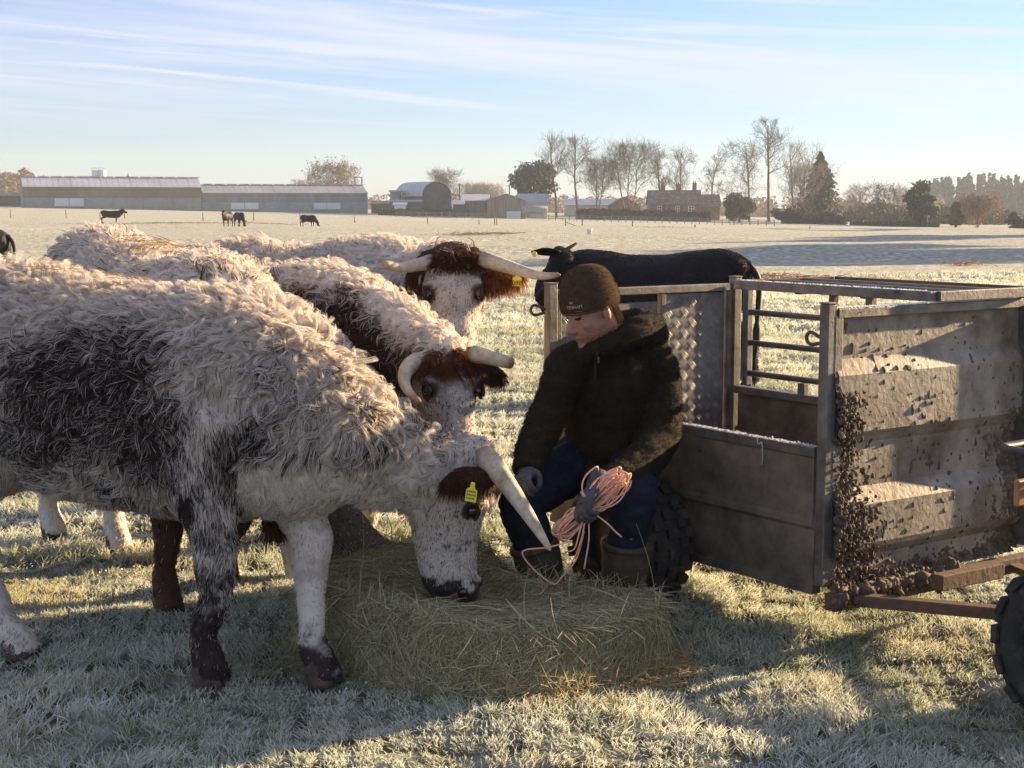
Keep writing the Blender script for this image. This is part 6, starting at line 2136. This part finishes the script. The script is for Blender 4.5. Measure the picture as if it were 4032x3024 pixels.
def leaf_tree(name, label, px, top, Y, crown_px, bottom, seed, m='evergreen', n=6000, size=.34, cones=None, group='evergreens round the farm', blob=16):
    """evergreen: clumps of leaf faces round an uneven set of lobes on a trunk"""
    b = BP(px, Y)
    t = thing(name, label, 'tree', b, group)
    g = np.random.default_rng(seed)
    zt_ = zat(px, top, Y)
    zb_ = zat(px, bottom, Y)
    x0, x1 = P(crown_px[0], 800, Y)[0], P(crown_px[1], 800, Y)[0]
    xc, rx, rz, zc = (x0 + x1) / 2, (x1 - x0) / 2, (zt_ - zb_) / 2, (zt_ + zb_) / 2
    if cones is None:
        C = []
        while len(C) < blob:
            q = g.uniform(-1, 1, 3)
            if np.linalg.norm(q) < 1:
                C.append((np.array([xc + q[0] * rx * .72, Y + q[1] * rx * .72, zc + q[2] * rz * .75]), g.uniform(.26, .42) * min(rx, rz)))
        def gen(gg, n):
            k = gg.integers(0, len(C), n)
            d = unit(gg.normal(0, 1, (n, 3)))
            r = np.array([C[i][1] for i in k]) * (gg.random(n) ** .35) * (1 + .35 * vn(d * 2.5 + k[:, None] * 3.1, seed))
            return np.array([C[i][0] for i in k]) + d * r[:, None] * np.array([1.1, 1.1, .85])
    else:
        def gen(gg, n):
            z = gg.random(n) ** 1.25
            lay = np.floor(z * 13) / 13
            fr = (z - lay) * 13
            w = rx * (1 - z) ** .85 * (.62 + .38 * (1 - fr)) * (1 + .25 * vn(np.stack([z * 20, z * 0, z * 0], 1), seed)) + .15
            a = gg.uniform(0, 2 * math.pi, n)
            w = w * (1 + .28 * np.sin(a * 5 + lay * 40))
            rr = w * gg.random(n) ** .45
            return np.stack([xc + rr * np.cos(a), Y + rr * np.sin(a), zb_ + (zt_ - zb_) * z - .12 * rr], 1)
    leafmass('crown', gen, n, size, M[m], t, seed + 3)
    tk = MB()
    tk.loft(smooth_path([b - Z1 * .4, np.array([(b[0] * 2 + xc) / 3, Y, (b[2] + zc) / 2]), np.array([xc, Y, zt_ - (zt_ - zb_) * .12])], 10), np.linspace(.42, .08, 10), np.linspace(.42, .08, 10), n=8)
    for i in range(7):
        z = g.uniform(.25, .8)
        a = g.uniform(0, 6.28)
        s0 = np.array([xc, Y, zb_ + (zt_ - zb_) * z])
        tk.loft([s0, s0 + np.array([math.cos(a), math.sin(a), .35]) * rx * .6], [.12, .04], [.12, .04], n=6)
    tk.build('trunk', M['bark'], t, True)
    return t
YT = 390.0
leaf_tree('evergreen_oak', 'dark round evergreen oak at the left end of the tall bare trees', 2085, 602, 385, (1995, 2200), 835, 501, n=8500, size=.36, blob=22)
bare_tree('bare_tree', 'tall bare tree beside the evergreen oak, crown spreading over it', 2190, 552, 382, (2094, 2262), 502, .45)
bare_tree('bare_tree', 'tall bare tree with clean trunk right of the spreading one', 2276, 552, 388, (2215, 2342), 503, .45, .8)
bare_tree('bare_tree', 'thick stumpy pollarded tree with dense twigs', 2352, 640, 380, (2290, 2440), 504, .3, .7, 2)
bare_tree('bare_tree', 'forked bare tree with wide fan crown', 2474, 579, 385, (2389, 2575), 505, .38, .7, 3)
bare_tree('bare_tree', 'slender bare tree left of the farmhouse chimneys', 2598, 599, 405, (2545, 2650), 506, .3, .5)
bare_tree('bare_tree', 'bare tree rising behind the middle chimney', 2674, 592, 408, (2630, 2740), 507, .25, .5)
bare_tree('bare_tree', 'bare tree at the right end of the farmhouse', 2806, 609, 405, (2765, 2850), 508, .3, .4)
bare_tree('bare_tree', 'broad gnarled bare tree left of the tallest tree', 2950, 570, 380, (2833, 3010), 509, .2, .3, 1, -.05, gnarl=.22)
bare_tree('bare_tree', 'tallest bare tree with long straight trunk', 3028, 483, 375, (2965, 3092), 510, .5, .7)
bare_tree('bare_tree', 'pale twiggy tree leaning on the big conifer', 3130, 578, 372, (3060, 3215), 511, .12, .75, 2, 0, (.27, .22, .17), dens=.9)
leaf_tree('big_conifer', 'big ragged conifer at the end of the farm trees', 3225, 600, 368, (3110, 3345), 898, 512, n=11000, size=.34, cones=1)
bare_tree('bare_tree', 'ivy-brown twiggy tree in front of the big conifer', 3170, 660, 362, (3075, 3270), 513, .08, .8, 2, 0, (.25, .205, .15), dens=.85)
leaf_tree('dark_yew', 'dark rounded yew right of the farmhouse', 2912, 745, 350, (2838, 2990), 882, 514, n=5000, size=.3)
leaf_tree('dark_yew', 'low brown shrubbery under the big conifer', 3105, 800, 345, (3020, 3190), 895, 521, 'hedge_leaf', 4500, .26)
leaf_tree('dark_yew', 'spreading dark bush at the foot of the conifer on its right', 3270, 820, 345, (3180, 3345), 902, 523, 'evergreen', 4000, .26)
bare_tree('birch', 'pale drooping birch right of the big conifer', 3380, 738, 345, (3328, 3440), 515, .15, .6, 1, 0, (.34, .27, .21), droop=.10)
bare_tree('orchard_tree', 'twisted old orchard tree with dark limbs', 3476, 728, 332, (3395, 3545), 516, .08, .4, 2, 0, (.13, .105, .085), gnarl=.28, dens=.75)
bare_tree('birch', 'pale bare tree between the orchard tree and the pine', 3545, 745, 350, (3490, 3600), 524, .15, .6, 2, 0, (.34, .28, .22), dens=.8)
leaf_tree('scots_pine', 'scots pine with leaning flat crown', 3590, 696, 335, (3545, 3690), 870, 517, n=5200, size=.30, blob=15)
leaf_tree('scots_pine', 'dark bushy pine touching the leaning pine', 3650, 745, 330, (3600, 3700), 912, 525, n=4200, size=.28, blob=12)
leaf_tree('larch', 'russet larch tilting to the left', 3765, 782, 340, (3728, 3800), 915, 518, 'brown_leaf', 3800, .24, blob=12, group='russet trees at the field edge')
bare_tree('alder', 'russet round-headed tree beside the tilting larch', 3850, 788, 345, (3785, 3925), 519, .05, .5, 3, 0, (.36, .23, .16), leafy=1800, group='russet trees at the field edge')
leaf_tree('holly', 'grey green bush at the right edge of the picture', 4010, 822, 345, (3940, 4090), 918, 520, 'evergreen', 4000, .26)
bare_tree('bare_tree', 'small round bare tree behind the round-topped barn', 1753, 676, 430, (1700, 1810), 530, .15, .5, 2)
bare_tree('bare_tree', 'pale low bare tree left of the timber shed roof', 1862, 730, 460, (1815, 1905), 531, .1, .5, 3, 0, (.32, .27, .21))
bare_tree('bare_tree', 'pale low bare tree behind the timber shed roof', 1930, 730, 465, (1890, 1975), 532, .1, .5, 3, 0, (.32, .27, .21))
bare_tree('oak', 'round oak with russet leaves behind the grey barn', 1310, 662, 470, (1228, 1395), 533, .15, .45, 2, 0, (.18, .13, .09), leafy=4200, group='russet trees at the field edge')
bare_tree('bare_tree', 'tiny far bare tree behind the grey barn roof', 1180, 712, 620, (1150, 1215), 534, .1, .5, 2, 0, (.32, .27, .21))

# far woods that read as one mass
def wood(name, label, pxs, tops, Y, n, seed, conifer, m, size, depth=60, base=-8):
    g = np.random.default_rng(seed)
    V = []
    for i in range(n):
        px = g.uniform(pxs[0], pxs[-1])
        y_ = Y + g.uniform(0, depth)
        x_ = P(px, 800, y_)[0]
        zt_ = zat(px, np.interp(px, pxs, tops) + g.uniform(-12, 40), y_)
        zb_ = gz(x_, y_) + base
        H_ = zt_ - zb_
        k = 150
        z = g.random(k) ** .9
        if conifer:
            w = (1 - z) ** 1.05 * 4.6 * (1 - .5 * ((z * 9) % 1)) + .05
        else:
            w = 5.0 * np.sqrt(np.clip(1 - (z * 1.3 - .5) ** 2 / .7, .02, 1))
        a = g.uniform(0, 6.283, k)
        r = w * g.random(k) ** .4
        V.append(np.stack([x_ + r * np.cos(a), y_ + r * np.sin(a), zb_ + H_ * z], 1))
    c = np.concatenate(V)
    o = leafmass(name, lambda gg, q: c, len(c), size, M[m], None, seed + 9)
    o['kind'] = 'stuff'
    tag(o, label, 'wood')
wood('conifer_wood', 'dark hazy conifer wood rising beyond the right field edge', [3640, 3700, 3850, 3960, 4032, 4300, 4700], [735, 705, 688, 700, 702, 690, 700], 900, 330, 601, True, 'evergreen', 1.3)
wood('far_wood', 'mauve bare wood beyond the left end of the barn', [-400, -100, 40, 110, 145], [690, 686, 682, 672, 715], 620, 120, 602, False, 'brown_leaf', .75)
wood('far_hedgerow', 'faint far hedgerow trees along the horizon', [1400, 1560, 1700, 1900, 2000, 2600, 3000, 3300, 3500, 3700], [790, 765, 770, 770, 775, 780, 785, 775, 785, 780], 760, 300, 603, False, 'brown_leaf', .8, 120)
wood('dark_thicket', 'grey thicket behind the orchard trees', [3330, 3400, 3560, 3640, 3720, 3960], [830, 810, 815, 800, 820, 830], 420, 120, 604, False, 'hedge_leaf', .5, 40, -2)
# trees beyond the right edge of the picture: their long shadows lie across the field
for i, (x_, y_, h_, w_) in enumerate(((66, 80, 17, 7), (78, 86, 15, 8), (74, 106, 19, 6), (98, 128, 18, 7), (92, 176, 22, 9), (112, 214, 24, 10), (125, 236, 22, 10))):
    px = CX + F_PX * x_ / y_
    b = np.array([x_, y_, gz(x_, y_)])
    t = thing('hedgerow_tree', 'tree outside the frame on the right whose long shadow crosses the field', 'tree', b, 'trees outside the frame')
    g = np.random.default_rng(700 + i)
    C = [(b + np.array([g.uniform(-1, 1) * w_ * .6, g.uniform(-1, 1) * w_ * .6, h_ * g.uniform(.35, .9)]), g.uniform(.3, .5) * w_ * .6) for _ in range(14)]
    def gen(gg, n):
        k = gg.integers(0, len(C), n)
        return np.array([C[q][0] for q in k]) + unit(gg.normal(0, 1, (n, 3))) * np.array([C[q][1] for q in k])[:, None] * gg.random((n, 1)) ** .4
    leafmass('crown', gen, 3200, .45, M['evergreen'], t, 710 + i)
    MB().loft([b - Z1 * .4, b + Z1 * h_ * .8], [.5, .15], [.5, .15], n=8).build('trunk', M['bark'], t, True)

# ================================================================== morning haze over the fields
hz = MB().box((0, 560, 10.0), (2400, 1180, 52.0)).build('haze', None)
hm = bpy.data.materials.new('haze')
hm.use_nodes = True
hm.node_tree.nodes.clear()
_o = hm.node_tree.nodes.new('ShaderNodeOutputMaterial')
_v = hm.node_tree.nodes.new('ShaderNodeVolumePrincipled')
_v.inputs['Color'].default_value = (0.74, 0.87, 1.0, 1)
_v.inputs['Density'].default_value = 0.00030
_v.inputs['Anisotropy'].default_value = 0.0
hm.node_tree.links.new(_v.outputs[0], _o.inputs['Volume'])
hz.data.materials.append(hm)
hz['kind'] = 'stuff'
tag(hz, 'thin pale morning haze lying over the fields', 'haze')
